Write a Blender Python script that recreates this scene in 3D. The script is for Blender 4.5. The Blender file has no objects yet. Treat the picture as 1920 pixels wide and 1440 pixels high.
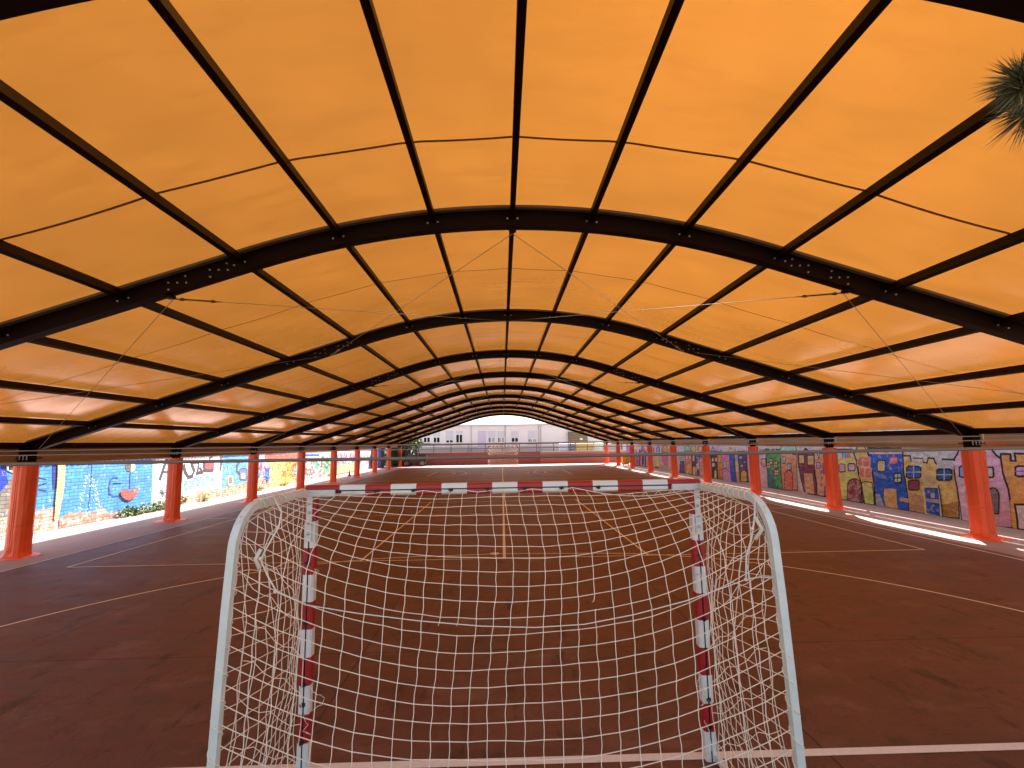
import bpy, bmesh, math, random
from mathutils import Vector, Matrix, noise
from math import radians, sin, cos, pi, sqrt
random.seed(7)
sc = bpy.context.scene
col = sc.collection

# ------------------------------------------------------------------ camera
FPX, PIT, YAW, ROL = 905.97, 0.120788, 0.02229, -0.015346
CAM = Vector((-0.1828, 0.0, 2.395))
fw = Vector((sin(YAW)*cos(PIT), cos(YAW)*cos(PIT), sin(PIT)))
r0 = Vector((cos(YAW), -sin(YAW), 0)); u0 = r0.cross(fw)
rt = cos(ROL)*r0 + sin(ROL)*u0; up = -sin(ROL)*r0 + cos(ROL)*u0
cd = bpy.data.cameras.new('camera'); cam = bpy.data.objects.new('camera', cd); col.objects.link(cam)
cd.sensor_fit = 'HORIZONTAL'; cd.sensor_width = 36; cd.lens = FPX/1920*36; cd.clip_end = 4000; cd.clip_start = 0.02
M = Matrix((rt, up, -fw)).transposed().to_4x4(); M.translation = CAM; cam.matrix_world = M
sc.camera = cam
# ------------------------------------------------------------------ light
LDIR = Vector((-0.384, -0.62, -1.0)).normalized()
wd = bpy.data.worlds.new("World"); sc.world = wd; wd.use_nodes = True
nt = wd.node_tree; nt.nodes.clear()
sky = nt.nodes.new('ShaderNodeTexSky'); sky.sky_type = 'NISHITA'; sky.sun_disc = False
sky.sun_elevation = math.asin(-LDIR.z); sky.sun_rotation = math.atan2(0.384, 0.62)
sky.air_density = 1.0; sky.dust_density = 3.0; sky.ozone_density = 1.0
bg = nt.nodes.new('ShaderNodeBackground'); bg.inputs[1].default_value = 0.115
wo = nt.nodes.new('ShaderNodeOutputWorld')
wm_ = nt.nodes.new('ShaderNodeMix'); wm_.data_type = 'RGBA'; wm_.blend_type = 'MULTIPLY'; wm_.inputs[0].default_value = 1.0; wm_.inputs[7].default_value = (1.10, 0.98, 0.80, 1)
nt.links.new(sky.outputs[0], wm_.inputs[6]); nt.links.new(wm_.outputs[2], bg.inputs[0]); nt.links.new(bg.outputs[0], wo.inputs[0])
sd = bpy.data.lights.new('sun', 'SUN'); sd.energy = 5.0; sd.angle = radians(0.5); sd.color = (1, 0.95, 0.88)
so = bpy.data.objects.new('sun', sd); col.objects.link(so)
so.rotation_euler = LDIR.to_track_quat('-Z', 'Y').to_euler(); so.location = (10, 20, 30)
sc.view_settings.view_transform = 'Standard'; sc.view_settings.look = 'None'
sc.view_settings.exposure = 2.1; sc.view_settings.gamma = 1
try:
    sc.cycles.max_bounces = 10; sc.cycles.diffuse_bounces = 5; sc.cycles.glossy_bounces = 3
    sc.cycles.transmission_bounces = 6; sc.cycles.sample_clamp_indirect = 6
    sc.cycles.use_denoising = True
except Exception: pass

# ------------------------------------------------------------------ helpers
def ray(px, py): return fw + (px-960)/FPX*rt + (720-py)/FPX*up
def at(px, py, ax, val):
    d = ray(px, py); t = (val-CAM[ax])/d[ax]; return CAM + t*d

def prop(o, label=None, cat=None, group=None, kind=None):
    if label: o['label'] = label
    if cat: o['category'] = cat
    if group: o['group'] = group
    if kind: o['kind'] = kind
    return o
def thing(name, loc, label, cat, group=None):
    o = bpy.data.objects.new(name, None); col.objects.link(o); o.location = loc
    o.empty_display_size = 0.2
    return prop(o, label, cat, group)
def wloc(o):
    l = Vector((0, 0, 0))
    while o is not None: l = l + o.location; o = o.parent
    return l
def copy_tree(o, parent=None):
    c = o.copy(); col.objects.link(c); c.parent = parent
    if parent is not None and 'category' in c: del c['category']
    for ch in list(o.children): copy_tree(ch, c)
    return c

class MB:
    def __init__(s): s.v = []; s.f = []; s.m = []; s.sm = []
    def add(s, vs, fs, mi=0, smooth=False):
        b = len(s.v); s.v += [Vector(p) for p in vs]
        for f in fs: s.f.append([i+b for i in f]); s.m.append(mi); s.sm.append(smooth)
    def box(s, lo, hi, mi=0):
        x0, y0, z0 = lo; x1, y1, z1 = hi
        s.add([(x0,y0,z0),(x1,y0,z0),(x1,y1,z0),(x0,y1,z0),(x0,y0,z1),(x1,y0,z1),(x1,y1,z1),(x0,y1,z1)],
              [(0,3,2,1),(4,5,6,7),(0,1,5,4),(1,2,6,5),(2,3,7,6),(3,0,4,7)], mi)
    def bbox(s, lo, hi, b=0.01, mi=0):
        bm = bmesh.new(); bmesh.ops.create_cube(bm, size=1)
        c = [(lo[i]+hi[i])/2 for i in range(3)]; d = [hi[i]-lo[i] for i in range(3)]
        for v in bm.verts: v.co = Vector((v.co.x*d[0]+c[0], v.co.y*d[1]+c[1], v.co.z*d[2]+c[2]))
        bmesh.ops.bevel(bm, geom=bm.edges[:], offset=b, segments=2, affect='EDGES')
        bm.verts.index_update(); s.add([v.co.copy() for v in bm.verts], [[v.index for v in f.verts] for f in bm.faces], mi); bm.free()
    def tube(s, pts, r, n=6, mi=0, caps=True, smooth=True, closed=False):
        pts = [Vector(p) for p in pts]; rs = r if isinstance(r, (list, tuple)) else [r]*len(pts)
        rings = []; L = len(pts); prev = None
        for i, p in enumerate(pts):
            if closed: t = (pts[(i+1) % L]-pts[i-1])
            else: t = (pts[min(i+1, L-1)]-pts[max(i-1, 0)])
            t = t.normalized() if t.length > 1e-9 else Vector((0, 0, 1))
            if prev is None:
                a = Vector((0, 0, 1)) if abs(t.z) < 0.9 else Vector((0, 1, 0)); u = t.cross(a).normalized()
            else:
                u = prev-t*prev.dot(t); u = u.normalized() if u.length > 1e-6 else t.orthogonal().normalized()
            prev = u; w = t.cross(u)
            rings.append([p+rs[i]*(cos(2*pi*k/n+pi/n)*u+sin(2*pi*k/n+pi/n)*w) for k in range(n)])
        vs = [q for rg in rings for q in rg]; fs = []
        for i in range(L if closed else L-1):
            j = (i+1) % L
            for k in range(n): fs.append((i*n+k, i*n+(k+1) % n, j*n+(k+1) % n, j*n+k))
        if caps and not closed: fs += [tuple(range(n))[::-1], tuple(range((L-1)*n, L*n))]
        s.add(vs, fs, mi, smooth)
    def cyl(s, a, b, r, n=16, mi=0): s.tube([a, b], r, n, mi, smooth=False)
    def ball(s, c, r, mi=0, n=8):
        pts = [Vector(c)+Vector((0, 0, -cos(pi*k/6)*r)) for k in range(7)]
        s.tube(pts, [max(1e-4, sin(pi*k/6)*r) for k in range(7)], n, mi)
    def prism(s, prof, p0, ax_u, ax_v, ax_w, length, mi=0):
        n = len(prof); p0 = Vector(p0)
        vs = [p0+u*ax_u+v*ax_v for u, v in prof]+[p0+u*ax_u+v*ax_v+length*ax_w for u, v in prof]
        s.add(vs, [(k, (k+1) % n, n+(k+1) % n, n+k) for k in range(n)]+[tuple(range(n))[::-1], tuple(range(n, 2*n))], mi)
    def build(s, name, mats, parent=None, world=True):
        me = bpy.data.meshes.new(name)
        off = wloc(parent) if (parent is not None and world) else Vector((0, 0, 0))
        me.from_pydata([tuple(p-off) for p in s.v], [], s.f)
        if not isinstance(mats, (list, tuple)): mats = [mats]
        for m in mats: me.materials.append(m)
        me.polygons.foreach_set('material_index', s.m); me.polygons.foreach_set('use_smooth', s.sm)
        me.update(); me.validate()
        o = bpy.data.objects.new(name, me); col.objects.link(o); o.parent = parent
        return o

# ------------------------------------------------------------------ materials
def newmat(name):
    m = bpy.data.materials.new(name); m.use_nodes = True
    t = m.node_tree; b = t.nodes.get('Principled BSDF'); return m, t, b
def nd(t, kind, **kw):
    n = t.nodes.new(kind)
    for k, v in kw.items():
        if k in n.inputs: n.inputs[k].default_value = v
        else: setattr(n, k, v)
    return n
def pos(t, sx=1, sy=1, sz=1):
    g = t.nodes.new('ShaderNodeNewGeometry'); mp = t.nodes.new('ShaderNodeMapping'); mp.vector_type = 'POINT'
    mp.inputs['Scale'].default_value = (sx, sy, sz); t.links.new(g.outputs['Position'], mp.inputs[0]); return mp.outputs[0]
def noi(t, vec, scale, detail=4, rough=0.6):
    n = nd(t, 'ShaderNodeTexNoise', Scale=scale, Detail=detail, Roughness=rough); t.links.new(vec, n.inputs['Vector']); return n.outputs['Fac']
def ramp(t, fac, stops):
    r = t.nodes.new('ShaderNodeValToRGB'); cr = r.color_ramp
    while len(cr.elements) < len(stops): cr.elements.new(0.5)
    for e, (p, c) in zip(cr.elements, stops): e.position = p; e.color = (*c, 1) if len(c) == 3 else c
    t.links.new(fac, r.inputs[0]); return r.outputs[0]
def mix(t, f, a, b, mode='MIX'):
    n = t.nodes.new('ShaderNodeMix'); n.data_type = 'RGBA'; n.blend_type = mode
    for s_, v in ((0, f), (6, a), (7, b)):
        if hasattr(v, 'links'): t.links.new(v, n.inputs[s_])
        elif s_ == 0: n.inputs[0].default_value = v
        else: n.inputs[s_].default_value = (*v, 1)
    return n.outputs[2]
def bump(t, b, h, strength=0.3, dist=0.02):
    n = nd(t, 'ShaderNodeBump', Strength=strength, Distance=dist); t.links.new(h, n.inputs['Height']); t.links.new(n.outputs[0], b.inputs['Normal']); return n
def sc3(c, k): return tuple(min(1, x*k) for x in c)

def plain(name, c, rough=0.5, metal=0.0, var=0.15, scale=8, coat=0, bmp=0.0):
    m, t, b = newmat(name); p = pos(t)
    f = noi(t, p, scale); t.links.new(mix(t, f, sc3(c, 1-var), sc3(c, 1+var)), b.inputs['Base Color'])
    b.inputs['Roughness'].default_value = rough; b.inputs['Metallic'].default_value = metal
    b.inputs['Coat Weight'].default_value = coat
    if bmp: bump(t, b, noi(t, p, scale*4), bmp, 0.01)
    return m

def mat_membrane(name, tr, df, refl=True):
    m, t, b = newmat(name); t.nodes.remove(b); out = t.nodes['Material Output']
    p = pos(t, 0.3, 1.6, 0.3); w = noi(t, p, 1.6, 1, 0.4)
    p2 = pos(t); n2 = noi(t, p2, 0.8, 3, 0.5)
    bp = nd(t, 'ShaderNodeBump', Strength=0.16, Distance=0.05); t.links.new(w, bp.inputs['Height'])
    tl = nd(t, 'ShaderNodeBsdfTranslucent'); di = nd(t, 'ShaderNodeBsdfDiffuse'); gl = nd(t, 'ShaderNodeBsdfGlossy', Roughness=0.20)
    lw = nd(t, 'ShaderNodeLayerWeight', Blend=0.5); pw = nd(t, 'ShaderNodeMath', operation='POWER'); pw.inputs[1].default_value = 3.4
    fr = nd(t, 'ShaderNodeMath', operation='MULTIPLY_ADD'); fr.inputs[1].default_value = 0.85; fr.inputs[2].default_value = 0.045
    t.links.new(bp.outputs[0], gl.inputs['Normal']); t.links.new(bp.outputs[0], lw.inputs['Normal'])
    t.links.new(lw.outputs['Facing'], pw.inputs[0]); t.links.new(pw.outputs[0], fr.inputs[0])
    n5 = noi(t, pos(t, 0.5, 2.2, 0.5), 1.7, 5, 0.7); n6 = noi(t, p2, 9, 4, 0.7)
    mc = mix(t, ramp(t, n2, [(0.3, (0,)*3), (0.7, (1,)*3)]), sc3(tr, 0.90), sc3(tr, 1.10))
    mc = mix(t, ramp(t, n5, [(0.38, (.5,)*3), (0.5, (0,)*3)]), mc, sc3(tr, 0.84)); mc = mix(t, ramp(t, n6, [(0.66, (0,)*3), (0.72, (.5,)*3)]), mc, sc3(tr, 0.75))
    t.links.new(mc, tl.inputs[0]); di.inputs[0].default_value = (*df, 1); gl.inputs[0].default_value = (1, 1, 1, 1)
    rf = nd(t, 'ShaderNodeBsdfRefraction', Roughness=0.75, IOR=1.03); rf.inputs[0].default_value = (*sc3(tr, 1.0), 1)
    mt = t.nodes.new('ShaderNodeMixShader'); mt.inputs[0].default_value = 0.16; t.links.new(tl.outputs[0], mt.inputs[1]); t.links.new(rf.outputs[0], mt.inputs[2])
    ad = t.nodes.new('ShaderNodeAddShader'); t.links.new(mt.outputs[0], ad.inputs[0]); t.links.new(di.outputs[0], ad.inputs[1])
    mx = t.nodes.new('ShaderNodeMixShader'); t.links.new(fr.outputs[0], mx.inputs[0]); t.links.new(ad.outputs[0], mx.inputs[1]); t.links.new(gl.outputs[0], mx.inputs[2])
    t.links.new(mx.outputs[0], out.inputs[0]); return m

def mat_floor():
    m, t, b = newmat('court_paint'); p = pos(t)
    big = noi(t, p, 0.35, 5, 0.6); mid = noi(t, pos(t, 1, 2.2, 1), 1.3, 6, 0.65); fine = noi(t, p, 60, 3, 0.7)
    c = mix(t, ramp(t, big, [(0.3, (0, 0, 0)), (0.7, (1, 1, 1))]), FLOOR_A, FLOOR_B)
    c = mix(t, ramp(t, mid, [(0.36, (.6,)*3), (0.50, (0,)*3)]), c, (0.050, 0.024, 0.018))
    c = mix(t, ramp(t, noi(t, pos(t, 1, 3, 1), 2.6, 7, 0.75), [(0.56, (0,)*3), (0.68, (.7,)*3)]), c, (0.032, 0.016, 0.012))
    c = mix(t, ramp(t, fine, [(0.36, (.45,)*3), (0.55, (0,)*3)]), c, (0.055, 0.025, 0.02))
    c = mix(t, ramp(t, noi(t, p, 170, 2, 0.6), [(0.58, (0,)*3), (0.66, (.35,)*3)]), c, (0.22, 0.13, 0.11))
    c = mix(t, ramp(t, noi(t, pos(t, 1, 1.5, 1), 0.9, 6, 0.7), [(0.54, (0,)*3), (0.70, (.55,)*3)]), c, (0.20, 0.105, 0.085))
    c = mix(t, ramp(t, noi(t, pos(t, 1.6, 0.6, 1), 1.9, 6, 0.8), [(0.36, (.75,)*3), (0.45, (0,)*3)]), c, (0.034, 0.016, 0.013))
    # expansion joints of the slab
    sp = nd(t, 'ShaderNodeSeparateXYZ'); t.links.new(p, sp.inputs[0]); js = []
    for o_, off in ((0, 1.83), (1, -1.87)):
        a = nd(t, 'ShaderNodeMath', operation='ADD'); a.inputs[1].default_value = off+410; t.links.new(sp.outputs[o_], a.inputs[0])
        md = nd(t, 'ShaderNodeMath', operation='MODULO'); md.inputs[1].default_value = 4.1; t.links.new(a.outputs[0], md.inputs[0])
        lt = nd(t, 'ShaderNodeMath', operation='LESS_THAN'); lt.inputs[1].default_value = 0.012; t.links.new(md.outputs[0], lt.inputs[0]); js.append(lt.outputs[0])
    mxx = nd(t, 'ShaderNodeMath', operation='MAXIMUM'); t.links.new(js[0], mxx.inputs[0]); t.links.new(js[1], mxx.inputs[1])
    c = mix(t, mxx.outputs[0], c, (0.015, 0.008, 0.007))
    t.links.new(c, b.inputs['Base Color'])
    t.links.new(ramp(t, mid, [(0.3, (.5,)*3), (0.7, (.68,)*3)]), b.inputs['Roughness'])
    b.inputs['Specular IOR Level'].default_value = 0.25
    bump(t, b, fine, 0.15, 0.004); return m
FLOOR_A = (0.115, 0.042, 0.030); FLOOR_B = (0.150, 0.058, 0.042)
M_floor = mat_floor()
def mat_line():
    m, t, b = newmat('line_paint'); p = pos(t)
    n = noi(t, p, 7, 5, 0.7)
    t.links.new(mix(t, ramp(t, n, [(0.30, (1,)*3), (0.36, (0,)*3)]), mix(t, noi(t, p, 25), (0.56, 0.52, 0.50), (0.76, 0.72, 0.70)), (0.16, 0.08, 0.065)), b.inputs['Base Color'])
    b.inputs['Roughness'].default_value = 0.6; return m
M_line = mat_line()
M_mem = mat_membrane('membrane_fabric', (0.114, 0.0435, 0.0070), (0.12, 0.068, 0.032))
M_seam = mat_membrane('membrane_seam', (0.035, 0.012, 0.003), (0.05, 0.02, 0.01))
M_seam0 = mat_membrane('membrane_seam_near', (0.05, 0.022, 0.005), (0.10, 0.06, 0.03))
M_steel = plain('brown_steel', (0.0065, 0.0018, 0.0012), 0.5, 0, 0.25, 5)
M_steel.node_tree.nodes['Principled BSDF'].inputs['Specular IOR Level'].default_value = 0.12
M_bolt = plain('zinc_bolt', (0.55, 0.55, 0.55), 0.35, 0.8)
M_cable = plain('galvanised_cable', (0.26, 0.24, 0.22), 0.6, 0.0)
M_pipe = plain('grey_pipe', (0.17, 0.17, 0.165), 0.5, 0.1)
M_pad = plain('orange_vinyl', (0.80, 0.10, 0.020), 0.42, 0, 0.14, 3, 0.08, 0.25)
M_padseam = plain('orange_piping', (0.85, 0.20, 0.10), 0.4)
M_gutter = plain('folded_gutter', (0.36, 0.21, 0.10), 0.5, 0.0, 0.2, 2)
M_brass = plain('ratchet_metal', (0.75, 0.68, 0.45), 0.4, 0.3)
M_red = plain('goal_red', (0.33, 0.010, 0.014), 0.4, 0, 0.15, 6)
M_white = plain('goal_white', (0.66, 0.66, 0.65), 0.45, 0, 0.10, 9)
M_tube = plain('tube_white', (0.56, 0.60, 0.57), 0.4, 0, 0.14, 12)
M_black = plain('black_plastic', (0.012, 0.012, 0.012), 0.5)
M_net = plain('net_cord', (0.74, 0.62, 0.50), 0.85, 0, 0.12, 30)
M_rope = plain('rope_cord', (0.62, 0.58, 0.50), 0.85, 0, 0.2, 30)
def glassy(name, c): return plain(name, c, 0.08, 0, 0.2, 3)

# ------------------------------------------------------------------ ground and court
def sheet(name, x0, y0, x1, y1, z, m, label=None):
    mb = MB(); mb.add([(x0,y0,z),(x1,y0,z),(x1,y1,z),(x0,y1,z)], [(0,1,2,3)]); o = mb.build(name, m); o['kind'] = 'structure'; return o
M_ground = plain('dry_ground', (0.24, 0.20, 0.16), 0.9, 0, 0.3, 1, 0, 0.3)
sheet('ground', -600, -600, 600, 900, -0.02, M_ground)
sheet('court_floor', -13.7, -8, 13.0, 56, 0.0, M_floor)
M_side = plain('side_concrete', (0.30, 0.205, 0.20), 0.75, 0, 0.22, 1.2, 0, 0.2)
for nm, b_ in (('side_strip', (-13.68, -7.9, -10.24, 55.9)), ('side_strip', (10.02, -7.9, 12.98, 55.9)), ('end_strip', (-10.238, 48.9, 10.018, 55.9))): sheet(nm, *b_, 0.003, M_side)  # far end strip coloured paler so its sunlit ground looks brighter
lines = MB()
LZ = [0.004]
def pline(pts, w, closed=False, z=None):
    z = LZ[0] if z is None else z
    pts = [Vector((p[0], p[1], 0)) for p in pts]; n = len(pts); L = []; R = []
    for i, p in enumerate(pts):
        a = pts[i-1] if (i > 0 or closed) else None; b = pts[(i+1) % n] if (i < n-1 or closed) else None
        t = ((b if b is not None else p)-(a if a is not None else p)).normalized(); nn = Vector((-t.y, t.x, 0))
        L.append(p+nn*w/2+Vector((0,0,z))); R.append(p-nn*w/2+Vector((0,0,z)))
    fs = [(i, (i+1) % n, n+(i+1) % n, n+i) for i in range(n if closed else n-1)]
    lines.add(L+R, [f[::-1] for f in fs])
def arc(cx, cy, rx, ry, a0, a1, w, z=None, n=40): pline([(cx+rx*cos(radians(a0+(a1-a0)*k/n)), cy+ry*sin(radians(a0+(a1-a0)*k/n))) for k in range(n+1)], w, z=z)
XL, XR, XC = -10.18, 9.80, -0.165
pline([(XL, 3.97), (XR, 3.97)], 0.085)
for x in (XL, XR): pline([(x, 3.97), (x, 49.0)], 0.05, z=0.0044)
LZ[0] = 0.0048
arc(1.41, 4.0, 6.0, 6.75, 0, 90, 0.05, z=0.0048); arc(-1.74, 4.0, 6.0, 6.75, 90, 180, 0.05, z=0.0052)
pline([(-1.74, 10.75), (XC, 10.88), (1.41, 10.75)], 0.042, z=0.0056)
pline([(-9.1, 10.44), (8.77, 10.44)], 0.042, z=0.0060)
for x in (-9.1, 8.77): pline([(x, 10.44), (x, 20.4)], 0.05, z=0.0064)
for x in (-3.15, 2.86): pline([(x, 10.44), (x, 20.6)], 0.048, z=0.0068)
pline([(XC, 10.44), (XC, 47)], 0.062, z=0.0072)
pline([(XL, 16.95), (XR, 16.95)], 0.045, z=0.0040)
pline([(-9.1, 20.4), (8.77, 20.4)], 0.05, z=0.0076); pline([(XL, 27.5), (XR, 27.5)], 0.05, z=0.004)
pline([(XL, 32.5), (XR, 32.5)], 0.05, z=0.004)
mk = [(XC-0.36+0.15+0.11*cos(a*pi/8), 10.88+0.11*sin(a*pi/8), 0.0082) for a in range(16)]; lines.add(mk, [tuple(range(16))])
arc(XC+0.3, 38.8, 1.8, 1.8, 0, 360, 0.05, z=0.0080)
for s, x in ((1, -5.78), (-1, 4.98)):
    arc(x, 39.2, 1.8, 2.6, -90, 90, 0.06, z=0.0084) if s > 0 else arc(x, 39.2, 1.8, 2.6, 90, 270, 0.06, z=0.0084)
    pline([(x, 36.4), (x, 42.0)], 0.06, z=0.0088)
arc(-9.3, 39.2, 6.25, 6.25, -62, 62, 0.06, z=0.0092); arc(8.6, 39.2, 6.25, 6.25, 118, 242, 0.06, z=0.0092)
o = lines.build('court_lines', M_line); o['kind'] = 'structure'

# ------------------------------------------------------------------ sports canopy
D = 5.145; Y1 = 11.54
AY = [2.46]+[Y1+D*k for k in range(-1, 9)]      # arches
def botp(x):
    x = abs(x); return 5.355-0.0455*x*x if x < 3.55 else 4.782-0.323*(x-3.55)
def topp(x): return botp(x)+0.265
NX = [0, 1.102, 2.391, 3.709, 5.221, 6.744, 8.246, 9.745]
canopy = thing('sports_canopy', (0, Y1, 0), 'long arched court cover of dark steel ribs under glowing orange fabric', 'canopy')

mem = MB()
xs = []
nodes = [-11.17]+[-x for x in NX[:0:-1]]+NX+[11.17]
nodes = sorted(set(nodes))
for a, b in zip(nodes[:-1], nodes[1:]): xs += [a+(b-a)*k/4 for k in range(4)]
xs.append(11.17)
ys = []
for a, b in zip([2.26]+AY[1:-1], AY[1:-1]+[AY[-1]+0.12]): ys += [a+(b-a)*k/10 for k in range(10)]
ys.append(AY[-1]+0.12)
def bayt(y):
    for a, b in zip(AY[:-1], AY[1:]):
        if a <= y <= b: return (y-a)/(b-a)
    return 0.0
def nodet(x):
    for a, b in zip(nodes[:-1], nodes[1:]):
        if a <= x <= b: return (x-a)/(b-a)
    return 0
V = []
for y in ys:
    t = bayt(y); s4 = 4*t*(1-t)
    xr_edge = 11.66-0.44*(s4**0.7); xl_edge = 11.31
    row = []
    for x in xs:
        q = nodet(x); sag = -0.025*s4*4*q*(1-q)
        row.append((x, y, topp(x)+0.006+sag+0.004*noise.noise(Vector((x*0.8, y*2.5, 0)))))
    row = [(-xl_edge, y, topp(11.17)-0.323*(xl_edge-11.17)+0.03)]+row+[(xr_edge, y, topp(11.17)-0.323*(xr_edge-11.17)+0.03)]
    V.append(row)
nx = len(V[0]); vv = [p for r_ in V for p in r_]
mem.add(vv, [(j*nx+i, j*nx+i+1, (j+1)*nx+i+1, (j+1)*nx+i) for j in range(len(V)-1) for i in range(nx-1)], 0, True)
mem.build('membrane', M_mem, canopy)
fine_x = sorted(set([round(-11.1+22.2*k/90, 4) for k in range(91)]))
for i, (a, b) in enumerate(zip(AY[:-1], AY[1:])):
    ym = 4.77 if i == 0 else a+(b-a)*0.44
    w = 0.035 if i == 0 else 0.018
    s_ = MB(); s4 = 1.0
    L = []
    for x in fine_x:
        q = nodet(x); z = topp(x)+0.006-0.025*4*q*(1-q)-0.008
        L.append((x, ym-w/2, z))
    n = len(L); L += [(p[0], p[1]+w, p[2]) for p in L[:n]]
    s_.add(L, [(k, k+1, n+k+1, n+k) for k in range(n-1)]); s_.build('membrane_seam', M_seam0 if i == 0 else M_seam, canopy)

def arch_mesh(wide=False):
    mb = MB(); px = [-11.28+22.56*k/120 for k in range(121)]
    fl = 0.11 if wide else 0.075
    def slab(y0, y1, fz0, fz1):
        vs = []
        for x in px: vs += [(x, y0, fz0(x)), (x, y1, fz0(x)), (x, y1, fz1(x)), (x, y0, fz1(x))]
        fs = []
        for i in range(len(px)-1):
            a = i*4; b = a+4
            for k in range(4): fs.append((a+k, b+k, b+(k+1) % 4, a+(k+1) % 4))
        fs += [(0,1,2,3), (len(vs)-1, len(vs)-2, len(vs)-3, len(vs)-4)]
        mb.add(vs, fs)
    slab(-fl, fl, botp, lambda x: botp(x)+0.014)
    slab(-fl, fl, lambda x: topp(x)-0.014, topp)
    slab(-0.012, 0.012, lambda x: botp(x)+0.014, lambda x: topp(x)-0.014)
    return mb
am = arch_mesh(); arch0 = am.build('arch', M_steel, canopy, world=False)
arch0.location = (0, AY[1]-Y1, 0)
arches = [arch0]
for y in AY[2:]:
    c = arch0.copy(); col.objects.link(c); c.parent = canopy; c.location = (0, y-Y1, 0); arches.append(c)
# deeper box beam closes the near edge
e = MB(); px = [-11.28+22.56*k/120 for k in range(121)]; vs = []; fs = []
for x in px: vs += [(x, 2.32, botp(x)-0.03), (x, 2.61, botp(x)-0.03), (x, 2.61, topp(x)), (x, 2.32, topp(x))]
for i in range(120):
    a = i*4
    for k in range(4): fs.append((a+k, a+4+k, a+4+(k+1) % 4, a+(k+1) % 4))
fs += [(0,1,2,3), (483,482,481,480)]
e.add(vs, fs); e.build('arch', M_steel, canopy)
M_alu = plain('aluminium_rail', (0.10, 0.085, 0.065), 0.5, 0.2)
for ar in arches:
    mb = MB(); px = [-11.1+22.2*k/100 for k in range(101)]; vs = []
    for x in px: vs += [(x, -0.150, topp(x)-0.040), (x, -0.076, topp(x)-0.040), (x, -0.076, topp(x)-0.004), (x, -0.150, topp(x)-0.004)]
    fs = [(a+k, a+4+k, a+4+(k+1) % 4, a+(k+1) % 4) for a in range(0, 400, 4) for k in range(4)]+[(0,1,2,3), (403,402,401,400)]
    mb.add(vs, fs)
    if ar is arches[0]: rl0 = mb.build('fabric_rail', M_alu, ar, world=False)
    else: q_ = rl0.copy(); col.objects.link(q_); q_.parent = ar
# bolts
bm_ = MB(); bm_.tube([(0, 0, 0), (0, -0.012, 0)], 0.013, 6, 0, smooth=False); bm_.tube([(0, -0.012, 0), (0, -0.022, 0)], 0.007, 6, 0)
b0 = bm_.build('bolt', M_bolt, arches[0], world=False); first = True
def put_bolt(ar, x, z):
    global first
    if first: o = b0; first = False
    else: o = b0.copy(); col.objects.link(o)
    o.parent = ar; o.location = (x, -0.013, z); return o
for ai, ar in enumerate(arches[:3]):
    for sgn in (-1, 1):
        for nxp in NX:
            if nxp == 0 and sgn < 0: continue
            for dx, dz in ((-0.07, 0.13), (0.07, 0.13), (0, 0.19)):
                put_bolt(ar, sgn*nxp+dx, botp(sgn*nxp+dx)+dz)
        for x0 in (3.98, 4.52):
            for dx, dz in ((-0.12, 0.09), (0, 0.13), (0.12, 0.17), (-0.10, 0.19), (0.11, 0.07)):
                x = x0+dx; put_bolt(ar, sgn*x, botp(x)+dz+(0.0 if dz != .13 else 0))
# purlins
for sgn in (-1, 1):
    for nxp in NX:
        if nxp == 0 and sgn < 0: continue
        x = sgn*nxp; z1 = topp(nxp)-0.02; sl = 0 if nxp == 0 else (-0.091*nxp if nxp < 3.55 else -0.323)*sgn
        u = Vector((1, 0, sl)).normalized(); w = Vector((-u.z, 0, u.x)); mb = MB()
        mb.prism([(-0.034, -0.115), (0.034, -0.115), (0.034, 0), (-0.034, 0)], (x, 2.62, z1), u, w, Vector((0, 1, 0)), AY[-1]-2.68)
        mb.build('purlin', M_steel, canopy)
for sgn in (-1, 1):
    mb = MB(); x = sgn*11.17
    mb.box((x-0.045, 2.62, 2.425), (x+0.045, AY[-1]+0.08, 2.568)); mb.build('eave_beam', M_steel, canopy)
    # gutter between column line and wall
    gx = 11.70 if sgn > 0 else 11.26; wdt = 0.16 if sgn > 0 else 0.07; mb = MB(); y0, y1 = 2.3, AY[-1]+0.1
    prof = [(0, 2.085), (0.03, 2.085), (0.03, 2.17), (0.012, 2.18), (0.012, 2.26), (0.03, 2.27), (0.03, 2.40), (0.012, 2.41), (0.012, 2.54), (0.0, 2.55), (0.0, 2.565)]
    outer = [(wdt, 2.40), (wdt, 2.10)]
    top = [(wdt-0.01, 2.10), (wdt-0.01, 2.385)] if False else []
    P_ = prof+[(wdt, 2.575), (wdt, 2.54), (0.05, 2.53), (0.05, 2.07), (0, 2.07)]
    a = [(sgn*(gx+p), y0, z) for p, z in P_]; b = [(sgn*(gx+p), y1, z) for p, z in P_]; n = len(P_)
    fs = [(k, (k+1) % n, n+(k+1) % n, n+k) for k in range(n)]+[tuple(range(n)), tuple(range(n, 2*n))[::-1]]
    mb.add(a+b, fs); mb.build('gutter', M_gutter, canopy)
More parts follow.
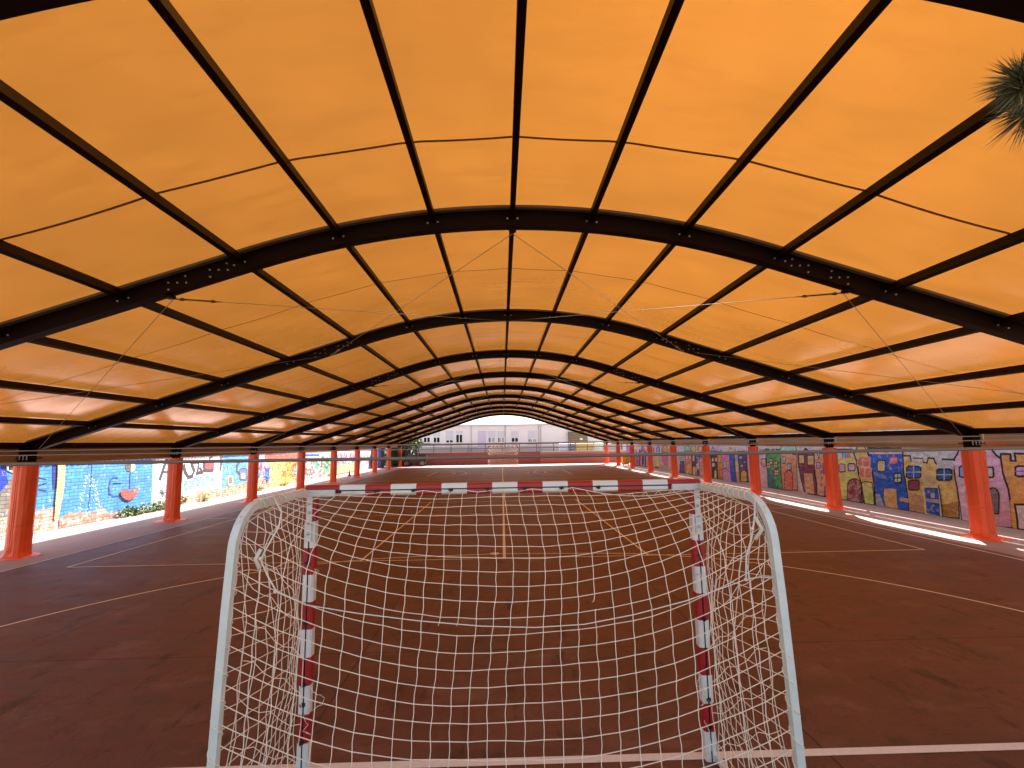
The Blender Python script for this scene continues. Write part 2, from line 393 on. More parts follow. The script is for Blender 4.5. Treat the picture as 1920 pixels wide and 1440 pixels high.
# columns
def column_proto():
    mb = MB(); mb.box((-0.075, -0.105, 0.0), (0.075, 0.105, 2.10)); mb.box((-0.10, -0.12, 2.10), (0.10, 0.12, 2.50))
    c = mb.build('column', M_steel, canopy, world=False)
    mb = MB()  # vinyl padding, octagonal, flared skirt lying on the floor
    def ring(r, z, jit=0.0, sq=1.0):
        out = []
        for k in range(16):
            a = 2*pi*k/16; ca, sa = cos(a), sin(a); m_ = max(abs(ca), abs(sa)); rr = r*min(1/m_, 1.13)
            rr *= 1+jit*noise.noise(Vector((ca*2, sa*2, z*5)))
            out.append((ca*rr, sa*rr, z))
        return out
    R = [(0.18, 2.06, .02), (0.195, 2.04, .02), (0.195, 1.6, .05), (0.192, 1.15, .06), (0.196, 0.72, .04), (0.188, 0.70, .04), (0.196, 0.68, .06), (0.195, 0.30, .06), (0.20, 0.12, .08), (0.225, 0.05, .15), (0.36, 0.03, .6), (0.43, 0.006, .9)]
    vs = [p for r_, z, j in R for p in ring(r_, z, j)]
    fs = []
    for i in range(len(R)-1):
        for k in range(16): fs.append((i*16+(k+1) % 16, i*16+k, (i+1)*16+k, (i+1)*16+(k+1) % 16))
    fs.append(tuple(range(16)))
    mb.add(vs, fs, 0, False)
    for sx in (-1, 1): mb.tube([(sx*0.02, -0.199, 0.05+2*k/10) for k in range(11)], 0.006, 4, 1)
    mb.tube([(0.197*cos(2*pi*k/16), 0.197*sin(2*pi*k/16), 1.93) for k in range(16)], 0.005, 4, 1, closed=True)
    mb.build('column_padding', [M_pad, M_padseam], c, world=False)
    mb = MB(); mb.box((-0.17, -0.17, 2.19), (0.17, 0.17, 2.205)); mb.box((-0.17, -0.17, 2.212), (0.17, 0.17, 2.227))
    for x in (-0.12, -0.04, 0.04, 0.12): mb.tube([(x, -0.150, 2.175), (x, -0.150, 2.25)], 0.013, 6, 1, smooth=False)
    mb.build('head_plate', [M_steel, M_bolt], c, world=False)
    return c
cp = column_proto()
tb = MB(); tb.bbox((-0.03, -0.05, -0.09), (0.03, 0.05, 0.09), 0.012); tb.cyl((-0.05, 0, 0.05), (0.05, 0, 0.05), 0.025, 10); tb.tube([(0, -.04, -.09), (0, -.05, -.14), (0, 0, -.16)], 0.012, 5)
TENS = tb
k0 = True
for y in AY:
    for sgn in (-1, 1):
        if k0: c = cp; k0 = False
        else: c = copy_tree(cp, canopy)
        c.location = (sgn*11.17, y-Y1, 0)
        if c is cp: tn = TENS.build('belt_tensioner', M_brass, c, world=False)
        else: tn = [h_ for h_ in c.children if h_.name.startswith('belt_tensioner')][0]
        tn.scale = (.8, .8, .8); tn.location = (0.17, -0.10, 2.38) if sgn > 0 else (-0.15, -0.14, 2.36)
# tie rods and bracing cables
def turnb(mb, p, q):
    p = Vector(p); q = Vector(q); d = (q-p).normalized(); s_ = d.cross(Vector((0, 0, 1))).normalized()
    for k in (-1, 1): mb.tube([p+d*0.10+s_*0.018*k, p+d*0.46+s_*0.018*k], 0.008, 5)
    for a in (0.08, 0.46): mb.tube([p+d*a-s_*0.028, p+d*(a+0.04)+s_*0.0, p+d*a+s_*0.028], 0.018, 5)
    mb.tube([p, p+d*0.1], 0.010, 5); mb.tube([p+d*0.43, p+d*0.60], [0.011, 0.006], 5)
for i, y in enumerate(AY[1:]):
    mb = MB(); a = (-11.05, y, 2.385); b = (11.05, y, 2.385)
    mb.tube([a, b], 0.006, 5); o = mb.build('tie_cable', M_cable, canopy)
    m2 = MB(); turnb(m2, a, b); m2.build('turnbuckle', M_cable, o)
    m2 = MB(); turnb(m2, b, a); m2.build('turnbuckle', M_cable, o)
y = AY[1]-0.10
mb = MB(); mb.tube([(-11.17+22.34*k/24, y, 2.236-0.022*sin(pi*k/24)) for k in range(25)], 0.023, 8); mb.build('tie_rod', M_pipe, canopy)
mb = MB(); mb.tube([(-11.17+22.34*k/12, y, 2.333-0.006*sin(pi*k/12)) for k in range(13)], 0.006, 5); mb.build('tie_cable', M_cable, canopy)
KN = 4.62; M_turn = plain('turnbuckle_metal', (0.09, 0.07, 0.05), 0.5, 0.2)
for ia in (1, 3, 5):
    ya, yb = AY[ia], AY[ia+1]
    for sgn in (-1, 1):
        zr = botp(0)-0.05; zk = botp(KN)-0.03; ze = botp(10.95)+0.02
        for (xa, za, y_a), (xb, zb, y_b), rev in (((0, zr, ya+.08), (sgn*(KN-.35), zk+.12, yb-.03), 1), ((sgn*KN, zk, ya+.08), (0, zr+.02, yb-.08), 0),
                                             ((sgn*KN, zk, ya+.08), (sgn*10.9, ze, yb-.05), 2), ((sgn*(KN-.1), zk+.10, yb-.03), (sgn*10.9, ze, ya+.05), 2)):
            mb = MB(); mb.tube([(xa, y_a, za), (xb, y_b, zb)], 0.0045, 5); o = mb.build('brace_cable', M_cable, canopy)
            if rev == 0: m2 = MB(); turnb(m2, (xa, y_a, za), (xb, y_b, zb)); m2.build('turnbuckle', M_turn, o)
            if rev == 1: m2 = MB(); turnb(m2, (xb, y_b, zb), (xa, y_a, za)); m2.build('turnbuckle', M_cable, o)
    for x in (-KN, 0, KN):
        mb = MB(); mb.bbox((x-.05, ya-.05, botp(x)-0.05), (x+.05, ya+.06, botp(x)-0.004), .008); mb.build('cable_bracket', M_steel, canopy)

# ------------------------------------------------------------------ goals
GX, GY = -0.165, 3.94
def goal_seg(mb, a, b, prof_u, prof_v, cuts, first_red=True):
    a = Vector(a); b = Vector(b); L = (b-a).length; w = (b-a).normalized()
    c = 0.012; h = 0.042
    prof = [(-h+c, -h), (-0.005, -h), (-0.005, -h+.012), (0.005, -h+.012), (0.005, -h), (h-c, -h), (h, -h+c), (h, h-c), (h-c, h), (-h+c, h), (-h, h-c), (-h, -h+c)]
    red = first_red
    for s0, s1 in zip([0]+cuts, cuts+[L]):
        n = len(prof); p0 = a+w*s0; ln = s1-s0
        vs = [p0+u*prof_u+v*prof_v for u, v in prof]+[p0+u*prof_u+v*prof_v+ln*w for u, v in prof]
        for k in range(n):
            mb.add([vs[k], vs[(k+1) % n], vs[n+(k+1) % n], vs[n+k]], [(0, 1, 2, 3)], 2 if k in (1, 2, 3) else (0 if red else 1))
        red = not red
    n = len(prof); mb.add([a+u*prof_u+v*prof_v for u, v in prof], [tuple(range(n))], 0); mb.add([b+u*prof_u+v*prof_v for u, v in prof], [tuple(range(n))], 0)
def lerp(a, b, t): return a+(b-a)*t
def pathpt(path, s):
    for p, q in zip(path[:-1], path[1:]):
        L = (q-p).length
        if s <= L: return p.lerp(q, s/L)
        s -= L
    return path[-1]+(path[-1]-path[-2]).normalized()*s
def make_goal(label):
    g = thing('football_goal', (GX, GY, 0), label, 'goal')
    hw = 1.565; X = Vector((1, 0, 0)); Yv = Vector((0, 1, 0)); Z = Vector((0, 0, 1))
    # crossbar (slot faces the net, -y)
    mb = MB(); goal_seg(mb, (GX-hw, GY, 2.04), (GX+hw, GY, 2.04), Z, Yv, [0.265+0.2*k for k in range(14)]); mb.build('crossbar', [M_red, M_white, M_black], g)
    for s in (-1, 1):
        mb = MB(); x = GX+s*(hw-0.04)
        goal_seg(mb, (x, GY, 1.999), (x, GY, 0.0), X, Yv, [0.19+0.2*k for k in range(10) if 0.19+0.2*k < 1.99]); mb.build('post', [M_red, M_white, M_black], g)
        # white corner bracket on the back
        mb = MB(); yb = GY-0.045
        mb.bbox((x-0.022, yb-0.012, 1.66), (x+0.022, yb-0.002, 2.0), .002)
        xx = sorted((x+s*0.03, x-s*0.20)); mb.bbox((xx[0], yb-0.03, 2.0), (xx[1], yb-0.004, 2.05), .004)
        for z in (1.72, 1.80, 1.88, 1.95): mb.tube([(x, yb-0.010, z), (x, yb-0.022, z)], 0.010, 8, 1)
        mb.build('corner_bracket', [M_tube, M_bolt], g)
        # bent side tube: back from the bracket, round the corner and down to the floor
        mb = MB(); xo = GX+s*1.565; pts = [(xo-s*0.02, GY-0.05, 2.03), (xo, 3.45, 2.035)]
        for k in range(9):
            a = pi/2*k/8; pts.append((xo, 3.16-0.24*sin(a)-0.03*k/8, 2.035-0.24*(1-cos(a))))
        pts += [(xo, 2.86, 1.5), (xo, 2.83, 1.1), (xo, 2.80, 0.6), (xo, 2.77, 0.03)]
        n4 = len(pts); mb.tube(pts, 0.031, 4, smooth=False)
        mb.tube([(xo, 2.77, 0.03), (xo, GY-.04, 0.03)], 0.026, 4, smooth=False)
        mb.build('side_tube', M_tube, g)
    mb = MB(); mb.tube([(GX-1.565, 2.77, 0.03), (GX+1.565, 2.77, 0.03)], 0.026, 4, smooth=False); mb.build('ground_tube', M_tube, g)
    # ---- net
    net = MB(); R_ = 0.0028
    NI, NJ = 28, 28
    sideP = [Vector(p) for p in ((0, 3.888, 2.035), (0, 3.3, 1.995), (0, 3.02, 1.955), (0, 2.93, 1.85), (0, 2.87, 1.4), (0, 2.83, 1.0), (0, 2.80, 0.6), (0, 2.78, 0.02), (0, 2.80, -0.5))]
    cenP = [Vector(p) for p in ((0, 3.888, 2.035), (0, 3.62, 1.83), (0, 3.36, 1.62), (0, 3.20, 1.42), (0, 3.12, 1.24), (0, 3.08, 0.9), (0, 3.03, 0.56), (0, 2.93, 0.05), (0, 2.9, -0.5))]
    rnd = random.Random(3)
    def nodeP(i, j):
        t = (i/NI)*2-1; s_ = j*0.0975
        a = pathpt(sideP, s_); b = pathpt(cenP, s_*0.97); k = 1-abs(t)**2.6
        p = a.lerp(b, k); topw = 1.50; w = lerp(topw, 1.545, min(1, s_/0.5))
        sagx = 0.035*sin(s_*2.2+t*1.5)+0.012*sin(s_*5+i*.3)
        p.x = GX+t*w+(sagx*(1-abs(t)) if j > 0 else 0)
        if j == 0: p.z += -0.022*abs(sin(pi*i/2.7)) if i < 19 else -0.075*sin(pi*(i-19)/10.0); p.x = GX+t*topw
        if j: p.z += 0.006*sin(i*0.5+j*0.4)*k; p.y += 0.006*sin(i*0.5-j*0.5)*k
        if 0 < i < NI and j: p += Vector((rnd.uniform(-1, 1), rnd.uniform(-1, 1), rnd.uniform(-1, 1)))*0.0028
        p.z = max(p.z, 0.012+0.004*rnd.random()); return p
    G = [[nodeP(i, j) for i in range(NI+1)] for j in range(NJ+1)]
    tears = {(10, 12), (11, 12), (19, 11)}   # broken vertical cords
    for j in range(NJ+1):
        net.tube(G[j], R_*(1.5 if j == 0 else 1.0), 4, smooth=False)
    for i in range(NI+1):
        run = [G[0][i]]
        for j in range(1, NJ+1):
            if (i, j) in tears:
                if len(run) > 1: net.tube(run, R_, 4, smooth=False)
                e_ = G[j-1][i]; net.tube([e_, e_+Vector((-0.006, -0.004, -0.035)), e_+Vector((-0.014, 0.003, -0.05))], R_, 4, smooth=False)
                run = [G[j][i]]
            else:
                # cords kink a little at each knot
                mid = (run[-1]+G[j][i])*0.5+Vector((0.004*sin(i*7+j*3), 0, 0)); run += [mid, G[j][i]]
        net.tube(run, R_, 4, smooth=False)
    for j in range(1, NJ):
        for i in range(1, NI): net.tube([G[j][i]+Vector((0, 0, 0.005)), G[j][i]-Vector((0, 0, 0.005))], R_*1.45, 4, smooth=False)
    for s in (-1, 1):     # side panels
        A, B = 10, 21
        S_ = []
        for j in range(B+1):
            row = []
            for i in range(A+1):
                u = i/A; v = j/B; y0 = 3.90; y1 = lerp(2.95, 2.79, v); z = lerp(1.99, 0.02, v)
                dip = -0.09*sin(pi*u)*(1-v)**2*(1 if j else 0.25)
                bulge = 0.13*sin(pi*u)*sin(pi*min(1, v*1.1))
                p = Vector((GX+s*(lerp(1.585, 1.56, u)-bulge*.8), lerp(y0, y1, u)+0.02*sin(j*1.3+i), z+dip+0.10*sin(pi*u*0.9)*v*(1-v)+0.13*u*v*(1-v)*3))
                if 0 < i < A: p += Vector((rnd.uniform(-1, 1), rnd.uniform(-1, 1), rnd.uniform(-1, 1)))*0.006
                row.append(p)
            S_.append(row)
        for j in range(B+1): net.tube(S_[j], R_, 4, smooth=False)
        for i in range(A+1): net.tube([S_[j][i] for j in range(B+1)], R_, 4, smooth=False)
        # slack second layer folded inside the corner
        T_ = []
        for j in range(17):
            row = []
            for i in range(7):
                u = i/6; v = j/16
                row.append(Vector((GX+s*(1.545-0.27*u-0.05*sin(v*5)), 2.93+0.10*u+0.22*u*v, lerp(1.86, 0.1, v)-0.30*u*(1-0.3*v)+0.02*sin(i*2+j))))
            T_.append(row)
        for j in range(0, 17, 2): net.tube(T_[j], R_*0.9, 4, smooth=False)
        for i in (0, 3, 6): net.tube([T_[j][i]+Vector((0, 0.02*sin(j*1.9), 0)) for j in range(0, 17, 2)], R_*0.9, 4, smooth=False)
        # lacing round the rear tube and the top tube
        tp = [Vector(p) for p in ((0, 2.93, 1.86), (0, 2.86, 1.4), (0, 2.83, 1.0), (0, 2.80, 0.6), (0, 2.775, 0.1))]
        lace = []
        for k in range(0, 150):
            q = pathpt(tp, 1.77*k/150); a = 2*pi*k/12+(0.5*sin(k*0.11))
            lace.append(Vector((GX+s*1.565+0.031*cos(a), q.y+0.031*sin(a), q.z)))
        net.tube(lace, 0.0036, 4, smooth=False)
        lace = []
        for k in range(0, 90):
            a = 2*pi*k/9; lace.append(Vector((GX+s*1.565+0.032*cos(a), lerp(3.85, 3.10, k/90), 2.033+0.032*sin(a))))
        net.tube(lace, 0.0045, 4, smooth=False)
    net.build('net', M_net, g)
    # slack tensioning rope drooping between the rear corners
    rp = MB()
    pl = [(-1.52, 3.02, 2.00), (-1.515, 2.98, 1.92), (-1.57, 2.95, 1.80), (-1.60, 2.95, 1.74), (-1.555, 2.95, 1.65), (-1.50, 2.95, 1.56), (-1.33, 2.97, 1.475), (-1.05, 3.01, 1.41), (-0.69, 3.05, 1.345), (-0.32, 3.07, 1.30), (0.0, 3.07, 1.285), (0.3, 3.06, 1.30), (0.6, 3.03, 1.36), (0.9, 3.0, 1.44), (1.12, 2.97, 1.52), (1.25, 2.95, 1.57)]
    rp.tube([(-1.73, 3.42, 2.06), (-1.66, 3.22, 2.07), (-1.58, 3.08, 2.05)]+pl[:7], 0.0052, 6); rp.tube(pl[6:], 0.0034, 6)
    rp.tube([(1.41, 3.12, 2.06), (1.38, 3.03, 2.02), (1.33, 2.95, 1.93), (1.30, 2.95, 1.80), (1.262, 2.95, 1.70), (1.255, 2.95, 1.62), (1.25, 2.95, 1.57)], 0.0060, 6)
    rp.tube([(1.25, 2.95, 1.57), (1.33, 2.94, 1.585), (1.40, 2.86, 1.60)], 0.0045, 6)
    for c_ in ((-1.60, 2.95, 1.745), (1.31, 2.95, 1.86), (-1.505, 2.95, 1.56), (1.25, 2.95, 1.57)): rp.ball(c_, 0.012)
    rp.tube([(-1.60, 2.95, 1.80), (-1.625, 2.945, 1.745), (-1.60, 2.945, 1.69)], 0.012, 6)
    rp.tube([(1.33, 2.95, 1.93), (1.36, 2.93, 1.86), (1.32, 2.945, 1.80)], 0.012, 6)
    rp.build('net_rope', M_rope, g)
    # frayed knotted ends near the posts
    rr = random.Random(5)
    for s, zs in ((-1, (1.42, 0.62, 0.45)), (1, (1.35, 0.62, 0.50, 0.42, 0.30))):
        x = GX+s*1.475
        for z in zs:
            fr = MB(); p = Vector((x, GY-0.06, z)); pts = [p]
            for k in range(9): p = p+Vector((rr.uniform(-.035, .035), rr.uniform(-.02, .015), rr.uniform(-.05, .02))); pts.append(p)
            fr.tube(pts, 0.0026, 4); fr.build('loose_cord', M_net, g)
    # black clips in the slot
    cl = MB(); cl.bbox((-.012, -.012, -.014), (.014, .004, .012), .003); cl.tube([(-.022, -.012, .004), (-.006, -.022, -.012), (.012, -.014, .008)], .005, 5)
    base = None
    spots = [(GX-1.565+0.265+0.0+(k)*0.292, GY-0.043, 2.035) for k in range(8)]
    for s, zs in ((-1, (1.50, 1.06, 0.62, 0.48, 0.22)), (1, (1.50, 1.02, 0.66, 0.44, 0.24))): spots += [(GX+s*1.525, GY-0.043, z) for z in zs]
    for p in spots:
        if base is None: base = cl.build('net_clip', M_black, g, world=False); o_ = base
        else: o_ = base.copy(); col.objects.link(o_); o_.parent = g
        o_.location = Vector(p)-Vector((GX, GY, 0))
    return g
goal = make_goal('near red and white banded goal seen from behind through its drooping net')
goal2 = copy_tree(goal); goal2.location = (-0.10, 51.6, 0); goal2.rotation_euler = (0, 0, pi)
goal2['label'] = 'small distant goal in sunlight in front of the dark red terrace wall'
for g_ in (goal, goal2): g_['group'] = 'handball goals facing each other along the court'

# ------------------------------------------------------------------ mural walls
def wallmat(name, c, brick=False, chip=(0.50, 0.46, 0.42), chipamt=0.0, var=0.22):
    m, t, b = newmat(name); p = pos(t)
    n1 = noi(t, p, 2.2, 6, 0.65); n2 = noi(t, p, 11, 4, 0.7)
    cc = mix(t, ramp(t, n1, [(0.3, (0,)*3), (0.7, (1,)*3)]), sc3(c, 1-var), sc3(c, 1+var))
    cc = mix(t, ramp(t, n2, [(0.33, (.3,)*3), (0.48, (0,)*3)]), cc, sc3(c, 0.55))
    n4 = noi(t, pos(t, 1, 1, 1.8), 5.5, 5, 0.8)
    if not brick: cc = mix(t, ramp(t, n4, [(0.38, (.55,)*3), (0.52, (0,)*3)]), cc, sc3(c, 0.60)); cc = mix(t, ramp(t, n4, [(0.54, (0,)*3), (0.68, (.45,)*3)]), cc, tuple(min(.9, x*1.2+.08) for x in c))  # blotches also put the rubble's relief shading into the paint colour
    if chipamt > 0:
        n3 = noi(t, p, 5, 5, 0.75); cc = mix(t, ramp(t, n3, [(0.60-chipamt*0.1, (0,)*3), (0.66-chipamt*0.1, (.8,)*3)]), cc, chip)
    if brick:
        sp = nd(t, 'ShaderNodeSeparateXYZ'); t.links.new(p, sp.inputs[0]); cb = nd(t, 'ShaderNodeCombineXYZ')
        t.links.new(sp.outputs[1], cb.inputs[0]); t.links.new(sp.outputs[2], cb.inputs[1])
        br = nd(t, 'ShaderNodeTexBrick'); t.links.new(cb.outputs[0], br.inputs['Vector'])
        br.inputs['Scale'].default_value = 1.0; br.inputs['Brick Width'].default_value = 0.30; br.inputs['Row Height'].default_value = 0.105
        br.inputs['Mortar Size'].default_value = 0.010; br.inputs['Mortar Smooth'].default_value = 0.4
        br.inputs['Color1'].default_value = (1, 1, 1, 1); br.inputs['Color2'].default_value = (.74, .74, .74, 1); br.inputs['Mortar'].default_value = (.28, .28, .28, 1)
        cc = mix(t, 0.9, cc, br.outputs[0], 'MULTIPLY')
        sub = nd(t, 'ShaderNodeMath', operation='SUBTRACT'); sub.inputs[0].default_value = 1.0; t.links.new(br.outputs['Fac'], sub.inputs[1])
        bump(t, b, sub.outputs[0], 0.7, 0.02)
    else:
        vo = nd(t, 'ShaderNodeTexVoronoi', Scale=3.2); vo.feature = 'F1'; t.links.new(pos(t, 1, 1, 1.6), vo.inputs['Vector'])
        ad = nd(t, 'ShaderNodeMath', operation='ADD'); t.links.new(vo.outputs['Distance'], ad.inputs[0]); t.links.new(n2, ad.inputs[1]); bump(t, b, ad.outputs[0], 1.0, 0.09)
    t.links.new(cc, b.inputs['Base Color']); b.inputs['Roughness'].default_value = 0.85; return m
_wm = {}
def wm(c, brick=False, chip=0.0):
    gain = 1.0 if brick else 2.3
    k = (c, brick, chip)
    if k not in _wm: _wm[k] = wallmat('wall_paint', tuple(((x/255)**2.2)*min(gain, .90/((max(c)/255)**2.2)) for x in c), brick, chipamt=chip)
    return _wm[k]

class Paint:
    """flat paint shapes lying on a wall plane x = X, each layer a few mm proud"""
    def __init__(s, X, side, brick, l0=0): s.X = X; s.side = side; s.brick = brick; s.mb = MB(); s.mats = []; s.l = l0
    def mi(s, c, chip):
        m = wm(c, s.brick, chip)
        if m not in s.mats: s.mats.append(m)
        return s.mats.index(m)
    def w(s, pts, T):
        out = []
        for x, y in pts:
            q = at(T[0]+x/T[2], T[1]+y/T[2], 0, s.X); out.append((q.y, q.z))
        return out
    def lay(s): s.l += 1; return s.X+s.side*(0.004+0.0008*s.l)
    def fill(s, pts, c, T, chip=0.0, jit=0.02):
        P = s.w(pts, T); Q = []
        n = len(P)
        for i in range(n):
            a = P[i]; b = P[(i+1) % n]; L = math.hypot(b[0]-a[0], b[1]-a[1]); k = max(1, min(8, int(L/0.25)))
            for j in range(k):
                t = j/k; y = a[0]+(b[0]-a[0])*t; z = a[1]+(b[1]-a[1])*t; sz = min(jit, L*0.08)
                Q.append((y+sz*noise.noise(Vector((y*3, z*3, 1))), max(0.012, z+sz*noise.noise(Vector((y*3, z*3, 9))))))
        x = s.lay(); vs = [(x, y, z) for y, z in Q]; s.mb.add(vs, [tuple(range(len(vs)))], s.mi(c, chip)); return Q
    def stroke(s, Q, c=(38, 28, 34), w=0.045, closed=True):
        x = s.lay(); n = len(Q); mi = s.mi(c, 0.0)
        for i in range(n if closed else n-1):
            a = Vector(Q[i]); b = Vector(Q[(i+1) % n]); d = b-a
            if d.length < 1e-4: continue
            d.normalize(); nn = Vector((-d.y, d.x)); ww = w*(0.75+0.5*abs(noise.noise(Vector((a.x*4, a.y*4, 5)))))/2
            e_ = d*w*0.4; a2 = a-e_; b2 = b+e_
            s.mb.add([(x, *(a2+nn*ww)), (x, *(b2+nn*ww)), (x, *(b2-nn*ww)), (x, *(a2-nn*ww))], [(0, 1, 2, 3)], mi)
            x += s.side*0.00001
    def line(s, pts, T, c=(38, 28, 34), w=0.045): s.stroke(s.w(pts, T), c, w, False)
    def house(s, pts, c, T, chip=0.0, w=0.045, oc=(38, 28, 34)):
        Q = s.fill(pts, c, T, chip); s.stroke(Q, oc, w)
    def win(s, x0, y0, x1, y1, c, T, w=0.035, cross=None, rnd=True, oc=(38, 28, 34)):
        dx = (x1-x0)*0.15; dy = (y1-y0)*0.12
        pts = [(x0+dx, y0), (x1-dx, y0), (x1, y0+dy), (x1, y1-dy), (x1-dx, y1), (x0+dx, y1), (x0, y1-dy), (x0, y0+dy)] if rnd else [(x0, y0), (x1, y0), (x1, y1), (x0, y1)]
        s.house(pts, c, T, 0, w, oc)
        if cross: s.line([((x0+x1)/2, y0), ((x0+x1)/2, y1)], T, cross, w*.7); s.line([(x0, (y0+y1)/2), (x1, (y0+y1)/2)], T, cross, w*.7)
    def arch(s, x0, y0, x1, y1, c, T, w=0.04, chip=0.2):
        pts = [(x0, y1)]+[((x0+x1)/2-(x1-x0)/2*cos(pi*k/8), y0+(y1-y0)*0.28*(1-sin(pi*k/8))) for k in range(9)]+[(x1, y1)]
        s.house(pts, c, T, chip, w)
    def build(s, name, parent, label=None):
        o = s.mb.build(name, s.mats, parent)
        if label: o['label'] = label
        return o

# ---- right-hand wall: painted row of houses
WX = 12.95; wall_r = thing('mural_wall', (WX, 30, 0), 'rough white wall painted with a long row of colourful crooked houses', 'wall')
M_rw = wallmat('white_stone', (0.74, 0.75, 0.80), False, chipamt=0.2, var=0.08)
mb = MB(); mb.box((WX, 7.5, 0), (WX+0.35, 49.2, 2.98)); mb.build('masonry', M_rw, wall_r)
mb = MB(); mb.box((WX-0.03, 7.4, 2.982), (WX+0.38, 49.3, 3.03)); mb.build('coping', plain('coping', (.45, .42, .4), .8), wall_r)
scn = thing('added_shade_screen', (WX+.1, 30, 3.03), 'unseen pale sheet screen added above the right-hand mural wall to shade the ground', 'screen')  # added screen shades the side ground, its slits let sun streaks through
M_scr, t_, b_ = newmat('shade_screen_sheet'); t_.nodes.remove(b_); tl_ = nd(t_, 'ShaderNodeBsdfTranslucent'); df_ = nd(t_, 'ShaderNodeBsdfDiffuse'); tl_.inputs[0].default_value = (.45, .45, .5, 1); df_.inputs[0].default_value = (.45, .45, .46, 1)
as_ = t_.nodes.new('ShaderNodeAddShader'); t_.links.new(tl_.outputs[0], as_.inputs[0]); t_.links.new(df_.outputs[0], as_.inputs[1]); t_.links.new(as_.outputs[0], t_.nodes['Material Output'].inputs[0])
for z0_, z1_ in ((3.33, 4.68), (4.735, 5.72)):
    mb = MB(); mb.add([(WX+.03, 7.5, z0_), (WX+.03, 49.2, z0_), (WX+.03, 49.2, z1_), (WX+.03, 7.5, z1_)], [(0, 1, 2, 3)]); mb.build('sheet', M_scr, scn)
yy_ = 7.6
while yy_ < 49.2:
    mb = MB(); mb.box((WX+.052, yy_, 3.03), (WX+.11, yy_+.06, 5.74)); mb.build('post', M_steel, scn); yy_ += 5.19
T6 = (1740, 810, 6.261); T5 = (1540, 810, 8.0); T4 = (1320, 810, 8.0); T3 = (1120, 810, 9.143)
def H(label, fn, name='painted_house'):
    p = Paint(WX, -1, False); fn(p); p.build(name, wall_r, label)
def hA(p):
    p.house([(850,1165),(1055,1190),(1400,1240),(1400,250),(1020,255),(1035,340),(975,338),(972,262),(855,258),(850,300),(880,480),(905,560),(940,660),(960,780),(975,950),(985,1090)], (205,150,88), T6, .1, .06)
    p.fill([(965,800),(1400,800),(1400,1240),(1010,1180),(985,1090)], (190,140,66), T6, .3)
    p.win(1030,400,1250,520,(178,150,190),T6,.06,(120,60,150)); p.house([(1025,850),(1300,850),(1300,1230),(1065,1150),(1045,980)], (205,185,190), T6, .7, .06)
H('orange castle with square battlements', hA)
def hB(p):
    p.house([(365,200),(745,200),(800,270),(850,310),(880,480),(905,560),(945,680),(965,800),(978,1000),(990,1150),(860,1130),(620,1075),(400,1040),(390,900),(350,650),(320,480),(300,330),(345,260)], (208,165,196), T6, .25, .06)
    p.fill([(300,340),(345,345),(470,480),(480,700),(560,900),(560,1060),(400,1040),(390,900),(350,650)], (212,176,208), T6, .35)
    p.fill([(640,880),(960,820),(985,1120),(860,1125),(600,1060)], (165,120,140), T6, .6)
    p.win(370,400,560,530,(95,125,165),T6,.05); p.win(690,415,775,530,(140,150,160),T6,.05); p.arch(700,655,835,960,(95,88,100),T6)
H('tall pink tower', hB)
def hC(p):
    p.house([(1225,355),(1335,360),(1350,440),(1380,450),(1390,395),(1520,400),(1530,455),(1585,465),(1600,390),(1690,395),(1710,460),(1740,490),(1805,495),(1820,410),(2000,420),(1995,480),(2000,640),(2040,860),(2060,1040),(2070,1290),(1840,1280),(1540,1225),(1320,1180),(1290,900),(1240,600)], (186,160,98), T5, .12, .055)
    p.fill([(1350,445),(1385,400),(1520,405),(1530,460),(1490,560),(1400,510)], (150,148,140), T5, .2); p.fill([(1720,500),(1830,420),(1990,430),(1990,560),(1760,560)], (140,142,150), T5, .2)
    p.fill([(1500,600),(1740,720),(1700,790),(1500,760)], (150,140,110), T5, .3); p.fill([(1300,900),(1530,960),(1540,1220),(1325,1175)], (140,112,78), T5, .5); p.fill([(1810,1090),(2060,1040),(2065,1285),(1840,1275)], (128,96,52), T5, .3)
    p.win(1285,515,1495,690,(40,72,130),T5,.06,(150,175,205)); p.win(1740,560,1960,720,(38,70,118),T5,.06,(120,150,180)); p.win(1315,720,1475,870,(105,50,62),T5,.05)
    p.fill([(1520,810),(1770,815),(1800,1000),(1820,1270),(1560,1225),(1540,1000)], (190,180,130), T5, .5); p.fill([(1550,835),(1760,840),(1775,1000),(1790,1262),(1590,1215),(1570,1000)], (28,62,140), T5, .35); p.win(1650,920,1710,985,(150,140,130),T5,.0)
    p.fill([(1560,990),(1770,1010),(1780,1070),(1600,1050)], (120,110,110), T5, .4); p.line([(1770,815),(1800,1000),(1830,1272)], T5)
H('tan castle with battlements and blue windows', hC)
def hD(p):
    p.house([(690,285),(700,235),(850,240),(1200,245),(1222,290),(1235,600),(1290,900),(1320,1180),(1140,1165),(820,1115),(790,800),(740,500),(715,350)], (30,72,158), T5, .45, .05)
    p.fill([(700,288),(1215,288),(1212,325),(900,330),(735,328)], (225,196,190), T5, .2)
    p.win(845,430,960,590,(205,195,140),T5,.04,(150,140,120)); p.win(1030,375,1145,480,(205,140,160),T5,.03,None,True,(150,60,90)); p.win(1095,620,1205,760,(150,175,150),T5,.05,(25,25,25))
    p.fill([(950,850),(1040,845),(1130,860),(1140,1000),(1145,1160),(970,1135),(945,960)], (205,165,105), T5, .3); p.fill([(820,930),(880,930),(960,1135),(830,1115)], (120,128,160), T5, .8)
    p.fill([(1180,980),(1310,1000),(1315,1060),(1190,1040)], (160,130,105), T5, .3); p.fill([(790,600),(950,640),(1000,720),(820,660)], (70,100,175), T5, .9)
H('bright blue house', hD)
